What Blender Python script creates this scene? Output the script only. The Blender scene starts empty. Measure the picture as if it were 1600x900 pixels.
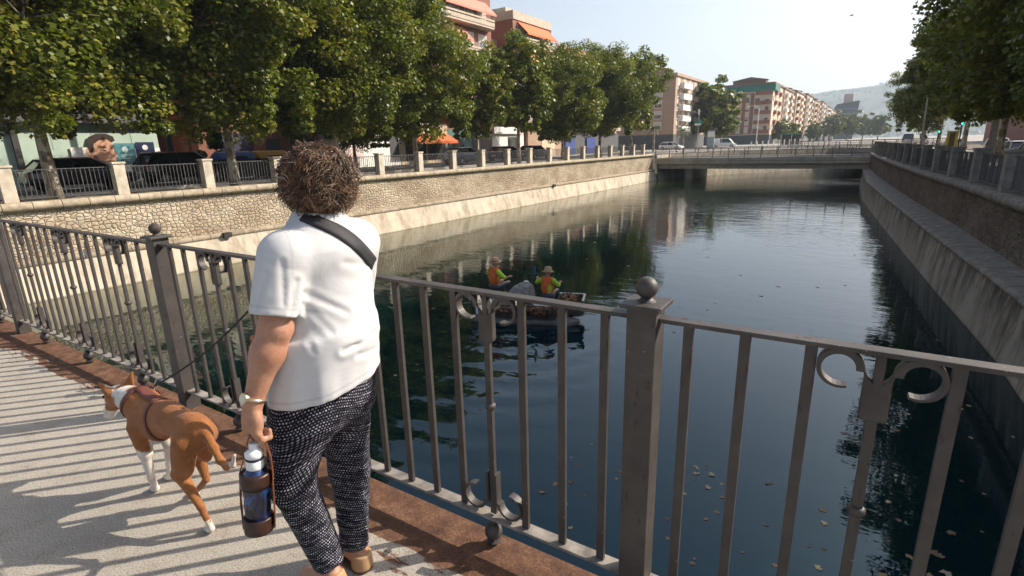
import bpy, math, random
import numpy as np
from mathutils import Vector, Matrix
R = math.radians
random.seed(7)
SC = bpy.context.scene
COL = SC.collection
ORG = {}

# ------------------------------------------------------------------ object helpers
def tag(o, label=None, cat=None, group=None, kind=None):
    if label: o['label'] = label
    if cat: o['category'] = cat
    if group: o['group'] = group
    if kind: o['kind'] = kind
    return o

def thing(name, label, cat, loc=(0, 0, 0), rz=0.0, group=None, world=False):
    """Empty at the base of a thing. world=True: its parts are authored in world coordinates."""
    o = bpy.data.objects.new(name, None)
    COL.objects.link(o)
    o.location = loc
    o.rotation_euler = (0, 0, rz)
    o.empty_display_size = .1
    ORG[o.name] = Vector(loc) if world else Vector((0, 0, 0))
    return tag(o, label, cat, group)

def link_mesh(name, me, parent=None, smooth=False, off=None):
    o = bpy.data.objects.new(name, me)
    COL.objects.link(o)
    if parent is not None:
        o.parent = parent
        org = ORG.get(parent.name, Vector((0, 0, 0))) if off is None else off
        ORG[o.name] = org
        if org.length > 0:
            me.transform(Matrix.Translation(-org))
    if smooth and len(me.polygons):
        me.polygons.foreach_set('use_smooth', [True] * len(me.polygons))
    return o

def copy_tree(o, parent=None):
    c = o.copy()
    COL.objects.link(c)
    if parent is not None:
        c.parent = parent
    for ch in [x for x in o.children]:
        copy_tree(ch, c)
    return c

class MB:
    def __init__(s):
        s.v, s.f, s.m, s.uv = [], [], [], []
    def add(s, vs, fs, m=0):
        n = len(s.v)
        s.v.extend([tuple(x) for x in vs])
        for f in fs:
            s.f.append(tuple(i + n for i in f)); s.m.append(m)
        return s
    def box(s, c, size, rz=0.0, m=0, mat=None):
        hx, hy, hz = size[0] / 2, size[1] / 2, size[2] / 2
        vs = [Vector((x, y, z)) for x in (-hx, hx) for y in (-hy, hy) for z in (-hz, hz)]
        T = mat if mat is not None else Matrix.Rotation(rz, 4, 'Z')
        vs = [T @ v + Vector(c) for v in vs]
        return s.add(vs, [(0, 1, 3, 2), (4, 6, 7, 5), (0, 4, 5, 1), (2, 3, 7, 6), (0, 2, 6, 4), (1, 5, 7, 3)], m)
    def bx(s, x0, x1, y0, y1, z0, z1, m=0):
        return s.box(((x0 + x1) / 2, (y0 + y1) / 2, (z0 + z1) / 2), (abs(x1 - x0), abs(y1 - y0), abs(z1 - z0)), m=m)
    def tube(s, pts, rad, n=8, m=0, cap=True, sq=1.0):
        pts = [Vector(p) for p in pts]
        if not hasattr(rad, '__len__'): rad = [rad] * len(pts)
        rings = []
        prev = None
        base = len(s.v)
        for i, p in enumerate(pts):
            t = (pts[min(i + 1, len(pts) - 1)] - pts[max(i - 1, 0)])
            if t.length < 1e-9: t = Vector((0, 0, 1))
            t.normalize()
            a = prev if prev is not None else (Vector((0, 0, 1)) if abs(t.z) < .9 else Vector((1, 0, 0)))
            u = (a - t * a.dot(t))
            if u.length < 1e-6: u = t.orthogonal()
            u.normalize(); prev = u
            w = t.cross(u)
            for k in range(n):
                an = 2 * math.pi * k / n
                s.v.append(tuple(p + rad[i] * (u * math.cos(an) + w * math.sin(an) * sq)))
        for i in range(len(pts) - 1):
            for k in range(n):
                a = base + i * n + k; b = base + i * n + (k + 1) % n
                s.f.append((a, b, b + n, a + n)); s.m.append(m)
        if cap:
            s.f.append(tuple(base + k for k in range(n))[::-1]); s.m.append(m)
            s.f.append(tuple(base + (len(pts) - 1) * n + k for k in range(n))); s.m.append(m)
        return s
    def cyl(s, p0, p1, r0, r1=None, n=16, m=0):
        return s.tube([p0, p1], [r0, r0 if r1 is None else r1], n, m)
    def lathe(s, prof, c=(0, 0, 0), n=20, m=0, T=None):
        """prof: list of (r, z)"""
        base = len(s.v)
        for (r, z) in prof:
            for k in range(n):
                a = 2 * math.pi * k / n
                v = Vector((r * math.cos(a), r * math.sin(a), z))
                if T is not None: v = T @ v
                s.v.append(tuple(v + Vector(c)))
        for i in range(len(prof) - 1):
            for k in range(n):
                a = base + i * n + k; b = base + i * n + (k + 1) % n
                s.f.append((a, b, b + n, a + n)); s.m.append(m)
        s.f.append(tuple(base + k for k in range(n))[::-1]); s.m.append(m)
        s.f.append(tuple(base + (len(prof) - 1) * n + k for k in range(n))); s.m.append(m)
        return s
    def ball(s, c, r, n=16, m=0, rz=1.0):
        prof = [(max(1e-4, r * math.sin(math.pi * i / n)), -r * rz * math.cos(math.pi * i / n)) for i in range(n + 1)]
        return s.lathe(prof, c, n, m)
    def prism(s, outline, axis_vec, m=0):
        """outline: 3D points in a plane, extruded by axis_vec"""
        n = len(outline); a = Vector(axis_vec)
        vs = [Vector(p) for p in outline] + [Vector(p) + a for p in outline]
        fs = [tuple(range(n))[::-1], tuple(range(n, 2 * n))] + [(i, (i + 1) % n, (i + 1) % n + n, i + n) for i in range(n)]
        return s.add(vs, fs, m)
    def strip(s, path, prof, m=0):
        """sweep open profile (list of 3D offsets fn(i)->list) ; path list of lists of points"""
        base = len(s.v); n = len(path[0])
        for ring in path: s.v.extend([tuple(p) for p in ring])
        for i in range(len(path) - 1):
            for k in range(n - 1):
                a = base + i * n + k
                s.f.append((a, a + 1, a + 1 + n, a + n)); s.m.append(m)
        return s
    def build(s, name, mats, parent=None, smooth=False, bevel=0.0, off=None):
        me = bpy.data.meshes.new(name)
        me.from_pydata(s.v, [], s.f)
        if not isinstance(mats, (list, tuple)): mats = [mats]
        for m in mats: me.materials.append(m)
        if len(mats) > 1: me.polygons.foreach_set('material_index', s.m)
        me.update()
        o = link_mesh(name, me, parent, False, off)
        if smooth:
            me.polygons.foreach_set('use_smooth', [len(p.vertices) <= 4 for p in me.polygons])
        if bevel > 0:
            md = o.modifiers.new('bevel', 'BEVEL'); md.width = bevel; md.segments = 2; md.limit_method = 'ANGLE'
            md.harden_normals = False
        return o

# ------------------------------------------------------------------ SDF -> mesh (surface nets)
def smin(a, b, k):
    h = np.clip(.5 + .5 * (b - a) / k, 0, 1)
    return b * (1 - h) + a * h - k * h * (1 - h)
def smax(a, b, k): return -smin(-a, -b, k)
def cone(P, a, b, r1, r2):
    a = np.array(a, float); b = np.array(b, float)
    ab = b - a; t = np.clip(((P - a) @ ab) / (ab @ ab), 0, 1)
    return np.linalg.norm(P - a - t[:, None] * ab, axis=1) - (r1 + (r2 - r1) * t)
def ell(P, c, r, Rm=None):
    Q = P - np.array(c, float)
    if Rm is not None: Q = Q @ Rm
    r = np.array(r, float)
    k = np.linalg.norm(Q / r, axis=1); k2 = np.linalg.norm(Q / (r * r), axis=1) + 1e-9
    return k * (k - 1) / k2
def seg_d(P, a, b):
    return cone(P, a, b, 0, 0)
def rotz(a):
    c, s = math.cos(a), math.sin(a)
    return np.array([[c, -s, 0], [s, c, 0], [0, 0, 1.]])

def sdf_mesh(f, lo, hi, h, narrow=True):
    lo = np.array(lo, float); hi = np.array(hi, float)
    n = np.maximum(4, np.ceil((hi - lo) / h).astype(int) + 1)
    ax = [lo[i] + h * np.arange(n[i]) for i in range(3)]
    val = None
    C = 4
    nc = (n + C - 1) // C + 1
    cx = [lo[i] + h * C * np.arange(nc[i]) for i in range(3)]
    G = np.stack(np.meshgrid(*cx, indexing='ij'), -1).reshape(-1, 3)
    cv = f(G).reshape(nc)
    idx = [np.minimum(np.round(np.arange(n[i]) / C).astype(int), nc[i] - 1) for i in range(3)]
    val = cv[np.ix_(*idx)].copy()
    near = np.abs(val) < C * h * 1.6 + h
    I = np.argwhere(near)
    P = lo + I * h
    out = np.empty(len(P))
    for i in range(0, len(P), 400000):
        out[i:i + 400000] = f(P[i:i + 400000])
    val[near] = out
    # surface nets
    s = val < 0
    cn = n - 1
    cnt = np.zeros(cn); acc = np.zeros(tuple(cn) + (3,))
    def sl(dx, dy, dz): return (slice(dx, dx + cn[0]), slice(dy, dy + cn[1]), slice(dz, dz + cn[2]))
    corners = [(x, y, z) for x in (0, 1) for y in (0, 1) for z in (0, 1)]
    for a in corners:
        for d in range(3):
            if a[d] == 0:
                b = list(a); b[d] = 1
                va = val[sl(*a)]; vb = val[sl(*b)]
                m = (va < 0) != (vb < 0)
                den = np.where(m, va - vb, 1.0)
                t = np.where(m, va / den, 0)
                cnt += m
                for k in range(3):
                    acc[..., k] += m * (a[k] + (t if k == d else 0))
    act = cnt > 0
    vid = -np.ones(cn, int); vid[act] = np.arange(act.sum())
    V = (np.argwhere(act) + acc[act] / cnt[act][:, None]) * h + lo
    F = []
    for d in range(3):
        e1, e2 = [(1, 2), (2, 0), (0, 1)][d]
        A = s; B = np.roll(s, -1, d)
        m = (A != B)
        sel = [slice(1, -1)] * 3; sel[d] = slice(0, -1)
        mm = np.zeros_like(m); mm[tuple(sel)] = m[tuple(sel)]
        J = np.argwhere(mm)
        if len(J) == 0: continue
        def q(o1, o2):
            K = J.copy(); K[:, e1] -= o1; K[:, e2] -= o2
            K = np.minimum(np.maximum(K, 0), cn - 1)
            return vid[K[:, 0], K[:, 1], K[:, 2]]
        quad = np.stack([q(1, 1), q(0, 1), q(0, 0), q(1, 0)], 1)
        inside = A[mm]
        quad[~inside] = quad[~inside][:, ::-1]
        F.append(quad[(quad >= 0).all(1)])
    F = np.concatenate(F)
    return V, F

def np_mesh(name, V, F, mats, attr=None):
    me = bpy.data.meshes.new(name)
    V = np.ascontiguousarray(V, dtype=np.float32); k = F.shape[1]
    me.vertices.add(len(V)); me.vertices.foreach_set('co', V.ravel())
    me.loops.add(len(F) * k); me.loops.foreach_set('vertex_index', F.ravel().astype(np.int32))
    me.polygons.add(len(F)); me.polygons.foreach_set('loop_start', np.arange(0, len(F) * k, k, dtype=np.int32))
    me.polygons.foreach_set('loop_total', np.full(len(F), k, dtype=np.int32))
    for m in (mats if isinstance(mats, (list, tuple)) else [mats]): me.materials.append(m)
    if attr is not None:
        for an, av in attr.items():
            at = me.color_attributes.new(an, 'FLOAT_COLOR', 'POINT')
            c = np.ones((len(V), 4), np.float32); c[:, :3] = av
            at.data.foreach_set('color', c.ravel())
    me.update(calc_edges=True); me.validate()
    return me

def sdf_obj(name, f, lo, hi, h, mats, parent=None, color=None, off=None, relax=1):
    V, F = sdf_mesh(f, lo, hi, h)
    attr = {'tint': color(V)} if color else None
    me = np_mesh(name, V, F, mats, attr)
    return link_mesh(name, me, parent, True, off)

# ------------------------------------------------------------------ materials
MATS = {}
class NT:
    def __init__(s, name):
        s.mat = bpy.data.materials.new(name); s.mat.use_nodes = True
        s.t = s.mat.node_tree; s.n = s.t.nodes; s.l = s.t.links
        s.n.clear()
        s.out = s.n.new('ShaderNodeOutputMaterial')
        s.b = s.n.new('ShaderNodeBsdfPrincipled')
        s.l.new(s.b.outputs[0], s.out.inputs[0])
        s.co = s.n.new('ShaderNodeTexCoord').outputs['Object']
    def node(s, ty, **kw):
        n = s.n.new(ty)
        for k, v in kw.items(): setattr(n, k, v)
        return n
    def set(s, sock, v):
        if isinstance(v, bpy.types.NodeSocket): s.l.new(v, sock)
        elif hasattr(v, '__len__') and len(v) == 3 and sock.type == 'RGBA': sock.default_value = (*v, 1)
        else: sock.default_value = v
    def map(s, scale=(1, 1, 1), rot=(0, 0, 0), loc=(0, 0, 0), co=None):
        m = s.node('ShaderNodeMapping'); s.l.new(co or s.co, m.inputs[0])
        m.inputs['Scale'].default_value = scale; m.inputs['Rotation'].default_value = rot; m.inputs['Location'].default_value = loc
        return m.outputs[0]
    def noise(s, scale, detail=4, rough=.55, co=None, dist=0, color=False):
        n = s.node('ShaderNodeTexNoise'); s.l.new(co or s.co, n.inputs['Vector'])
        n.inputs['Scale'].default_value = scale; n.inputs['Detail'].default_value = detail
        n.inputs['Roughness'].default_value = rough; n.inputs['Distortion'].default_value = dist
        return n.outputs['Color' if color else 'Fac']
    def vor(s, scale, co=None, feature='F1', out='Distance', rnd=1.0):
        n = s.node('ShaderNodeTexVoronoi', feature=feature); s.l.new(co or s.co, n.inputs['Vector'])
        n.inputs['Scale'].default_value = scale; n.inputs['Randomness'].default_value = rnd
        return n.outputs[out]
    def ramp(s, fac, stops):
        r = s.node('ShaderNodeValToRGB'); s.l.new(fac, r.inputs[0])
        el = r.color_ramp.elements
        while len(el) < len(stops): el.new(.5)
        for e, (p, c) in zip(el, stops):
            e.position = p; e.color = (*c, 1) if hasattr(c, '__len__') else (c, c, c, 1)
        return r.outputs[0]
    def mix(s, fac, a, b, mode='MIX'):
        m = s.node('ShaderNodeMix', data_type='RGBA', blend_type=mode)
        s.set(m.inputs[0], fac); s.set(m.inputs[6], a); s.set(m.inputs[7], b)
        return m.outputs[2]
    def math(s, op, a, b=0.0, clamp=False):
        m = s.node('ShaderNodeMath', operation=op, use_clamp=clamp)
        s.set(m.inputs[0], a); s.set(m.inputs[1], b)
        return m.outputs[0]
    def sep(s, co=None):
        n = s.node('ShaderNodeSeparateXYZ'); s.l.new(co or s.co, n.inputs[0]); return n.outputs
    def comb(s, x, y, z):
        n = s.node('ShaderNodeCombineXYZ')
        for i, v in enumerate((x, y, z)): s.set(n.inputs[i], v)
        return n.outputs[0]
    def bump(s, h, strength=.5, dist=.01, prev=None):
        n = s.node('ShaderNodeBump'); s.l.new(h, n.inputs['Height'])
        n.inputs['Strength'].default_value = strength; n.inputs['Distance'].default_value = dist
        if prev is not None: s.l.new(prev, n.inputs['Normal'])
        return n.outputs[0]
    def done(s, col=None, rough=None, metal=None, normal=None, spec=None, alpha=None):
        if col is not None: s.set(s.b.inputs['Base Color'], col)
        if rough is not None: s.set(s.b.inputs['Roughness'], rough)
        if metal is not None: s.set(s.b.inputs['Metallic'], metal)
        if spec is not None: s.set(s.b.inputs['Specular IOR Level'], spec)
        if normal is not None: s.l.new(normal, s.b.inputs['Normal'])
        return s.mat

def simple(name, col, col2=None, rough=.6, scale=6, bs=30, bst=.3, bd=.004, metal=0.0, spec=None, lo=.35, hi=.65):
    if name in MATS: return MATS[name]
    t = NT(name)
    c2 = col2 if col2 is not None else tuple(x * .75 for x in col)
    c = t.ramp(t.noise(scale, 6), [(lo, c2), (hi, col)])
    nb = t.bump(t.noise(bs, 5), bst, bd)
    MATS[name] = t.done(c, rough, metal, nb, spec)
    return MATS[name]
# ------------------------------------------------------------------ camera, light, world
cam = bpy.data.objects.new('camera', bpy.data.cameras.new('camera'))
COL.objects.link(cam); SC.camera = cam
H = 1.55
cm = Matrix(((0.82895917, -0.12486979, 0.54519193), (0.55870182, 0.23028232, -0.79675738), (-0.02605713, 0.96507906, 0.26065962)))
cam.matrix_world = Matrix.Translation((0, 0, H)) @ cm.to_4x4()
cam.data.sensor_width = 36; cam.data.lens = 820 / 1600 * 36
cam.data.clip_start = .05; cam.data.clip_end = 9000
SUN_AZ, SUN_EL = R(41), R(34)
sd = Vector((math.sin(SUN_AZ) * math.cos(SUN_EL), math.cos(SUN_AZ) * math.cos(SUN_EL), math.sin(SUN_EL)))
sun = bpy.data.objects.new('sun', bpy.data.lights.new('sun', 'SUN'))
COL.objects.link(sun); sun.data.energy = 5.0; sun.data.angle = R(.55); sun.data.color = (1, .895, .765)
sun.rotation_euler = sd.to_track_quat('Z', 'Y').to_euler()
W = bpy.data.worlds.new('World'); SC.world = W; W.use_nodes = True
wn = W.node_tree.nodes; wl = W.node_tree.links
bg = wn['Background']
sky = wn.new('ShaderNodeTexSky'); sky.sky_type = 'NISHITA'; sky.sun_disc = False
sky.sun_elevation = SUN_EL; sky.sun_rotation = SUN_AZ
sky.air_density = 1.0; sky.dust_density = 6.0; sky.ozone_density = 1.0; sky.altitude = 650
hs = wn.new('ShaderNodeHueSaturation'); hs.inputs['Saturation'].default_value = .72
wl.new(sky.outputs[0], hs.inputs['Color']); wl.new(hs.outputs[0], bg.inputs[0]); bg.inputs[1].default_value = .125
SC.view_settings.view_transform = 'Standard'; SC.view_settings.look = 'None'
SC.view_settings.exposure = 0.74; SC.view_settings.gamma = 1; SC.view_settings.use_curve_mapping = False
SC.cycles.max_bounces = 6; SC.cycles.transparent_max_bounces = 6; SC.cycles.volume_bounces = 0
SC.cycles.volume_max_steps = 64
SC.cycles.use_denoising = True

# ------------------------------------------------------------------ setting materials
def mat_concrete_deck():
    t = NT('deck_concrete'); x, y, z = t.sep()
    edge = t.math('ADD', y, t.math('MULTIPLY', t.math('SUBTRACT', t.noise(5.5, 6, .65, co=t.map((.5, 2.2, 1))), .5), .55))
    edge = t.math('SUBTRACT', edge, t.math('MULTIPLY', x, .031))
    fac = t.math('MULTIPLY', t.math('SUBTRACT', edge, 1.215), 42, True)
    sp = t.noise(150, 4, .8); big = t.noise(1.7, 5, .6); pit = t.vor(85, feature='F1')
    col = t.ramp(sp, [(.34, (.08, .07, .055)), (.47, (.33, .295, .245)), (.6, (.50, .455, .39)), (.7, (.62, .58, .51))])
    col = t.mix(t.math('MULTIPLY', big, .35), col, (.40, .365, .32))
    blot = t.ramp(t.noise(4.5, 8, .75, dist=.6), [(.30, (.50, .44, .40)), (.40, (.86, .84, .82)), (.52, (1, 1, 1))])
    col = t.mix(.8, col, blot, 'MULTIPLY')
    dark = t.ramp(t.vor(6.5), [(.028, (.25, .22, .2)), (.045, (1, 1, 1))])
    col = t.mix(.75, col, dark, 'MULTIPLY')
    crack = t.ramp(t.vor(.85, co=t.map((1, 1, 1)), feature='DISTANCE_TO_EDGE'), [(.0, (.45, .42, .4)), (.006, (1, 1, 1))])
    col = t.mix(.0, col, crack, 'MULTIPLY')
    rn = t.noise(13, 8, .7); rust = t.ramp(rn, [(.3, (.055, .030, .021)), (.5, (.125, .062, .036)), (.66, (.20, .11, .066)), (.8, (.30, .22, .16))])
    chip = t.ramp(t.noise(38, 4, .6, co=t.map(loc=(3, 1, 0))), [(.69, (1, 1, 1)), (.71, (2.1, 2.2, 2.3))])
    rust = t.mix(1, rust, chip, 'MULTIPLY')
    rust = t.mix(.8, rust, t.ramp(t.noise(95, 5, .8), [(.34, (.45, .42, .40)), (.5, (1, 1, 1)), (.68, (1.7, 1.6, 1.5))]), 'MULTIPLY')
    col = t.mix(fac, col, rust)
    nb = t.bump(sp, .7, .005); nb = t.bump(pit, .25, .003, nb); nb = t.bump(big, .4, .02, nb)
    return t.done(col, .82, 0, nb, .3)

def mat_rubble(name, tone, dark, mort, sc=1.0):
    t = NT(name); x, y, z = t.sep()
    wob = t.noise(1.6, 3, .5)
    yy = t.math('ADD', y, t.math('MULTIPLY', wob, .25))
    zz = t.math('ADD', z, t.math('MULTIPLY', t.noise(2.1, 2, .5, co=t.map(loc=(9, 4, 2))), .16))
    co = t.comb(0.0, t.math('MULTIPLY', yy, 3.3 * sc), t.math('MULTIPLY', zz, 4.5 * sc))
    de = t.vor(1, co, 'DISTANCE_TO_EDGE', rnd=.6); ce = t.vor(1, co, 'F1', 'Color', rnd=.6)
    s = t.sep(ce)
    stone = t.ramp(s[0], [(0, dark), (.35, tuple(a * .85 for a in tone)), (.7, tone), (1, (tone[0] * 1.15, tone[1] * 1.1, tone[2] * .98))])
    stone = t.mix(.5, stone, t.ramp(t.noise(9, 6, .7), [(.3, (.5, .47, .42)), (.7, (1.25, 1.2, 1.12))]), 'MULTIPLY')
    edge = t.ramp(de, [(.02, (1, 1, 1)), (.09, (0, 0, 0))])
    col = t.mix(edge, stone, mort)
    stain = t.ramp(t.noise(.45, 5, .6, co=t.map((1, 1, 2.2))), [(.38, (.62, .56, .5)), (.58, (1, 1, 1))])
    col = t.mix(.7, col, stain, 'MULTIPLY')
    h = t.ramp(de, [(0, 0), (.12, .8), (.4, 1)])
    nb = t.bump(h, 1, .05); nb = t.bump(t.noise(14, 5), .5, .02, nb)
    return t.done(col, .9, 0, nb, .2)

def mat_wallconcrete(name, tone, streak):
    t = NT(name); x, y, z = t.sep()
    st = t.noise(1, 7, .7, co=t.map((1, 1.7, .5)))
    col = t.ramp(st, [(.3, streak), (.52, tone), (.75, tuple(a * 1.08 for a in tone))])
    col = t.mix(.6, col, t.ramp(t.noise(.35, 4), [(.3, (.72, .70, .66)), (.65, (1.05, 1.03, 1))]), 'MULTIPLY')
    low = t.math('MULTIPLY', t.math('ADD', z, 2.78), -9, True)
    low2 = t.math('ADD', low, t.math('MULTIPLY', t.math('SUBTRACT', t.noise(3), .5), .9), True)
    col = t.mix(low2, col, (.075, .065, .04))
    if 'grey' in name:
        sk2 = t.noise(1, 8, .75, co=t.map((2, 3.2, .9), loc=(5, 3, 1)))
        band = t.math('MULTIPLY', t.math('ADD', z, 2.75), .8, True)
        dm = t.math('MULTIPLY', t.ramp(sk2, [(.44, 0), (.54, 1)]), band)
        col = t.mix(t.math('MULTIPLY', dm, .8), col, (.05, .04, .032))
        om = t.ramp(t.noise(3.1, 5, .7, co=t.map(loc=(7, 1, 4))), [(.62, 0), (.68, 1)])
        col = t.mix(t.math('MULTIPLY', om, .6), col, (.16, .09, .035))
    jt = t.math('ABSOLUTE', t.math('SUBTRACT', t.math('FRACT', t.math('MULTIPLY', y, .2)), .5))
    jf = t.ramp(jt, [(.0, (.35, .33, .3)), (.004, (1, 1, 1))])
    col = t.mix(.8, col, jf, 'MULTIPLY')
    nb = t.bump(t.noise(9, 6, .65), .5, .02)
    return t.done(col, .88, 0, nb, .25)

def mat_cut_stone(name, tone, joint=.75):
    t = NT(name); x, y, z = t.sep()
    jt = t.math('ABSOLUTE', t.math('SUBTRACT', t.math('FRACT', t.math('MULTIPLY', y, 1 / joint)), .5))
    jf = t.ramp(jt, [(0, 0), (.022, 1)])
    c = t.ramp(t.noise(3.5, 7, .68), [(.32, tuple(a * .5 for a in tone)), (.6, tone), (.8, tuple(a * 1.15 for a in tone))])
    col = t.mix(jf, tuple(a * .28 for a in tone), c)
    nb = t.bump(jf, 1, .03); nb = t.bump(t.noise(16, 6), .5, .012, nb)
    return t.done(col, .88, 0, nb, .25)

def mat_water():
    t = NT('canal_water'); x, y, z = t.sep()
    big = t.noise(.9, 2, .5, co=t.map((.8, 1.7, 1)), dist=.4)
    mid = t.noise(3.2, 2, .5, co=t.map((.7, 2.0, 1)), dist=.2)
    fine = t.noise(10, 2, .5, co=t.map((.8, 1.8, 1)))
    # calm near the footbridge, livelier patches further off
    patch = t.ramp(t.noise(.11, 3, .5, co=t.map((1, .6, 1))), [(.40, .18), (.62, 1)])
    nearf = t.math('MULTIPLY', t.math('ADD', y, 0.0), .035, True)
    amp = t.math('ADD', t.math('MULTIPLY', t.math('MULTIPLY', patch, nearf), 1.0), .12)
    # wake fanning out behind the boat
    wx = t.math('ADD', x, 7.6); wy = t.math('SUBTRACT', y, 11.2)
    d = t.math('SQRT', t.math('ADD', t.math('MULTIPLY', wx, wx), t.math('MULTIPLY', wy, wy)))
    ph = t.math('ADD', t.math('MULTIPLY', d, 7.5), t.math('MULTIPLY', t.noise(1.3, 2), 5.0))
    rings = t.math('SINE', ph)
    side = t.math('SUBTRACT', 1.0, t.math('ABSOLUTE', t.math('MULTIPLY', t.math('ADD', wx, t.math('MULTIPLY', wy, .22)), .28)), True)
    fall = t.math('MULTIPLY', side, t.math('SUBTRACT', 1.0, t.math('MULTIPLY', d, .085), True))
    south = t.math('MULTIPLY', t.math('SUBTRACT', .8, wy), .8, True)
    wake = t.math('MULTIPLY', t.math('MULTIPLY', rings, fall), south)
    # slow curved bands on the shallow left
    hsum = t.math('ADD', t.math('ADD', t.math('MULTIPLY', big, .75), t.math('MULTIPLY', mid, .30)), t.math('MULTIPLY', fine, .035))
    hh = t.math('MULTIPLY', hsum, amp)
    nb = t.bump(hh, 1, .030)
    nb = t.bump(wake, 1, .014, nb)
    left = t.math('MULTIPLY', t.math('SUBTRACT', -6.0, x), .07, True)
    col = t.mix(left, (.0006, .0095, .0130), (.006, .017, .006))
    col = t.mix(t.math('MULTIPLY', t.math('SUBTRACT', -17.5, x), .22, True), col, (.10, .09, .035))
    t.b.inputs['IOR'].default_value = 1.55; t.b.inputs['Specular Tint'].default_value = (.42, .80, 1, 1)
    return t.done(col, .012, 0, nb, .5)

def mat_asphalt():
    t = NT('asphalt')
    c = t.ramp(t.noise(60, 4, .7), [(.3, (.035, .035, .037)), (.7, (.07, .069, .067))])
    c = t.mix(.5, c, t.ramp(t.noise(.8, 4), [(.35, (.7, .7, .7)), (.65, (1.3, 1.28, 1.22))]), 'MULTIPLY')
    return t.done(c, .9, 0, t.bump(t.noise(80), .4, .006))
def mat_paving(name, tone):
    t = NT(name)
    b = t.node('ShaderNodeTexBrick'); t.l.new(t.co, b.inputs['Vector']); b.inputs['Scale'].default_value = 2.5
    b.inputs['Color1'].default_value = (*tone, 1); b.inputs['Color2'].default_value = (*[a * .86 for a in tone], 1)
    b.inputs['Mortar'].default_value = (*[a * .45 for a in tone], 1); b.inputs['Mortar Size'].default_value = .012
    c = t.mix(.5, b.outputs[0], t.ramp(t.noise(1.5, 6, .65), [(.3, (.6, .6, .58)), (.65, (1.1, 1.1, 1.1))]), 'MULTIPLY')
    return t.done(c, .85)

M_DECK = mat_concrete_deck()
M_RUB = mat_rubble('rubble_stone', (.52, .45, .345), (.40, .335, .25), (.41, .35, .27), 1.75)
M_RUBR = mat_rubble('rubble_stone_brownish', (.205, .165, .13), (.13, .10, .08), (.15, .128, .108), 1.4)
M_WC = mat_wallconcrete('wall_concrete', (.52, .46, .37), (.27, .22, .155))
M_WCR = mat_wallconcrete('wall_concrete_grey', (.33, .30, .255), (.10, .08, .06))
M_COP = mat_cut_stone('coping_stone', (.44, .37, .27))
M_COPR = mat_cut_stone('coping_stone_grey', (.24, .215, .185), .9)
M_WATER = mat_water()
M_ASPH = mat_asphalt()
M_PAVE = mat_paving('paving', (.42, .37, .31))
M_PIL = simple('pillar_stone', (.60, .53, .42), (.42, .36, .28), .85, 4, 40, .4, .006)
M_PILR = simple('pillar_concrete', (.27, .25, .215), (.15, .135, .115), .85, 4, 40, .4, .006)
M_IRON = simple('fence_iron', (.10, .10, .105), (.06, .055, .05), .55, 10, 40, .2, .002, .3)

# ------------------------------------------------------------------ ground, water
def interp(tab, y):
    ys = [a for a, b in tab]
    return float(np.interp(y, ys, [b for a, b in tab]))
RW = [(-30, 3.1), (0, 3.0), (8, 2.75), (13.8, 2.47), (18.7, 1.94), (24.5, 1.38), (34, .5), (45, -.45), (63, -1.1), (100, -1.1)]
RC = [(-30, 3.6), (0, 3.45), (8, 3.2), (15, 2.9), (22.5, 2.36), (30, 1.62), (38.5, .93), (50, .1), (63, -.62), (100, -.62)]
def rw(y): return interp(RW, y)
def rc(y): return interp(RC, y)

ZL, ZR = .12, .0
m = MB()
m.add([(-2500, -60, ZL), (-22.3, -60, ZL), (-22.3, 76, ZL), (-2500, 76, ZL)], [(0, 1, 2, 3)])
m.add([(-2500, 76, ZL - .02), (-22.3, 76, ZL - .02), (-1.3, 100, ZL - .02), (-1.3, 100, ZL - .02), (600, 100, ZL - .02), (2500, 3000, -2), (-2500, 3000, -2)], [(0, 1, 2, 4, 5, 6)])
ys = [-60, -30] + list(range(-20, 101, 4))
for a, b in zip(ys[:-1], ys[1:]):
    m.add([(rc(a) + .3, a, ZR), (7.4, a, ZR), (7.4, b, ZR), (rc(b) + .3, b, ZR), (7.4, a, ZR - .5), (400, a, ZR - .5), (400, b, ZR - .5), (7.4, b, ZR - .5)], [(0, 1, 2, 3), (1, 4, 7, 2), (4, 5, 6, 7)])
tag(m.build('ground', mat_paving('plain_paving', (.33, .30, .26))), kind='structure')
m = MB(); m.add([(-26, -60, -2.85), (6, -60, -2.85), (6, 112, -2.85), (-26, 112, -2.85)], [(0, 1, 2, 3)])
tag(m.build('water', M_WATER), kind='structure')
m = MB(); m.add([(-33.6, -40, ZL + .004), (-25.9, -40, ZL + .004), (-25.9, 84, ZL + .004), (-33.6, 84, ZL + .004)], [(0, 1, 2, 3)])
m.add([(-22.3, 62.5, ZL + .006), (-25.8, 62.5, ZL + .006), (-25.8, 70.5, ZL + .006), (-22.3, 70.5, ZL + .006)], [(0, 3, 2, 1)])
tag(m.build('road', M_ASPH), kind='structure')
m = MB(); m.bx(-25.8, -25.65, -40, 62, ZL, ZL + .13); m.bx(-33.85, -33.7, -40, 84, ZL, ZL + .13)
tag(m.build('kerb', simple('kerb_stone', (.42, .40, .36))), kind='structure')
m = MB()
for a, b in zip(ys[:-1], ys[1:]):
    if b <= 92: m.add([(7.6, a, ZR - .496), (16, a, ZR - .496), (16, b, ZR - .496), (7.6, b, ZR - .496)], [(0, 1, 2, 3)])
tag(m.build('road', M_ASPH), kind='structure')

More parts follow.
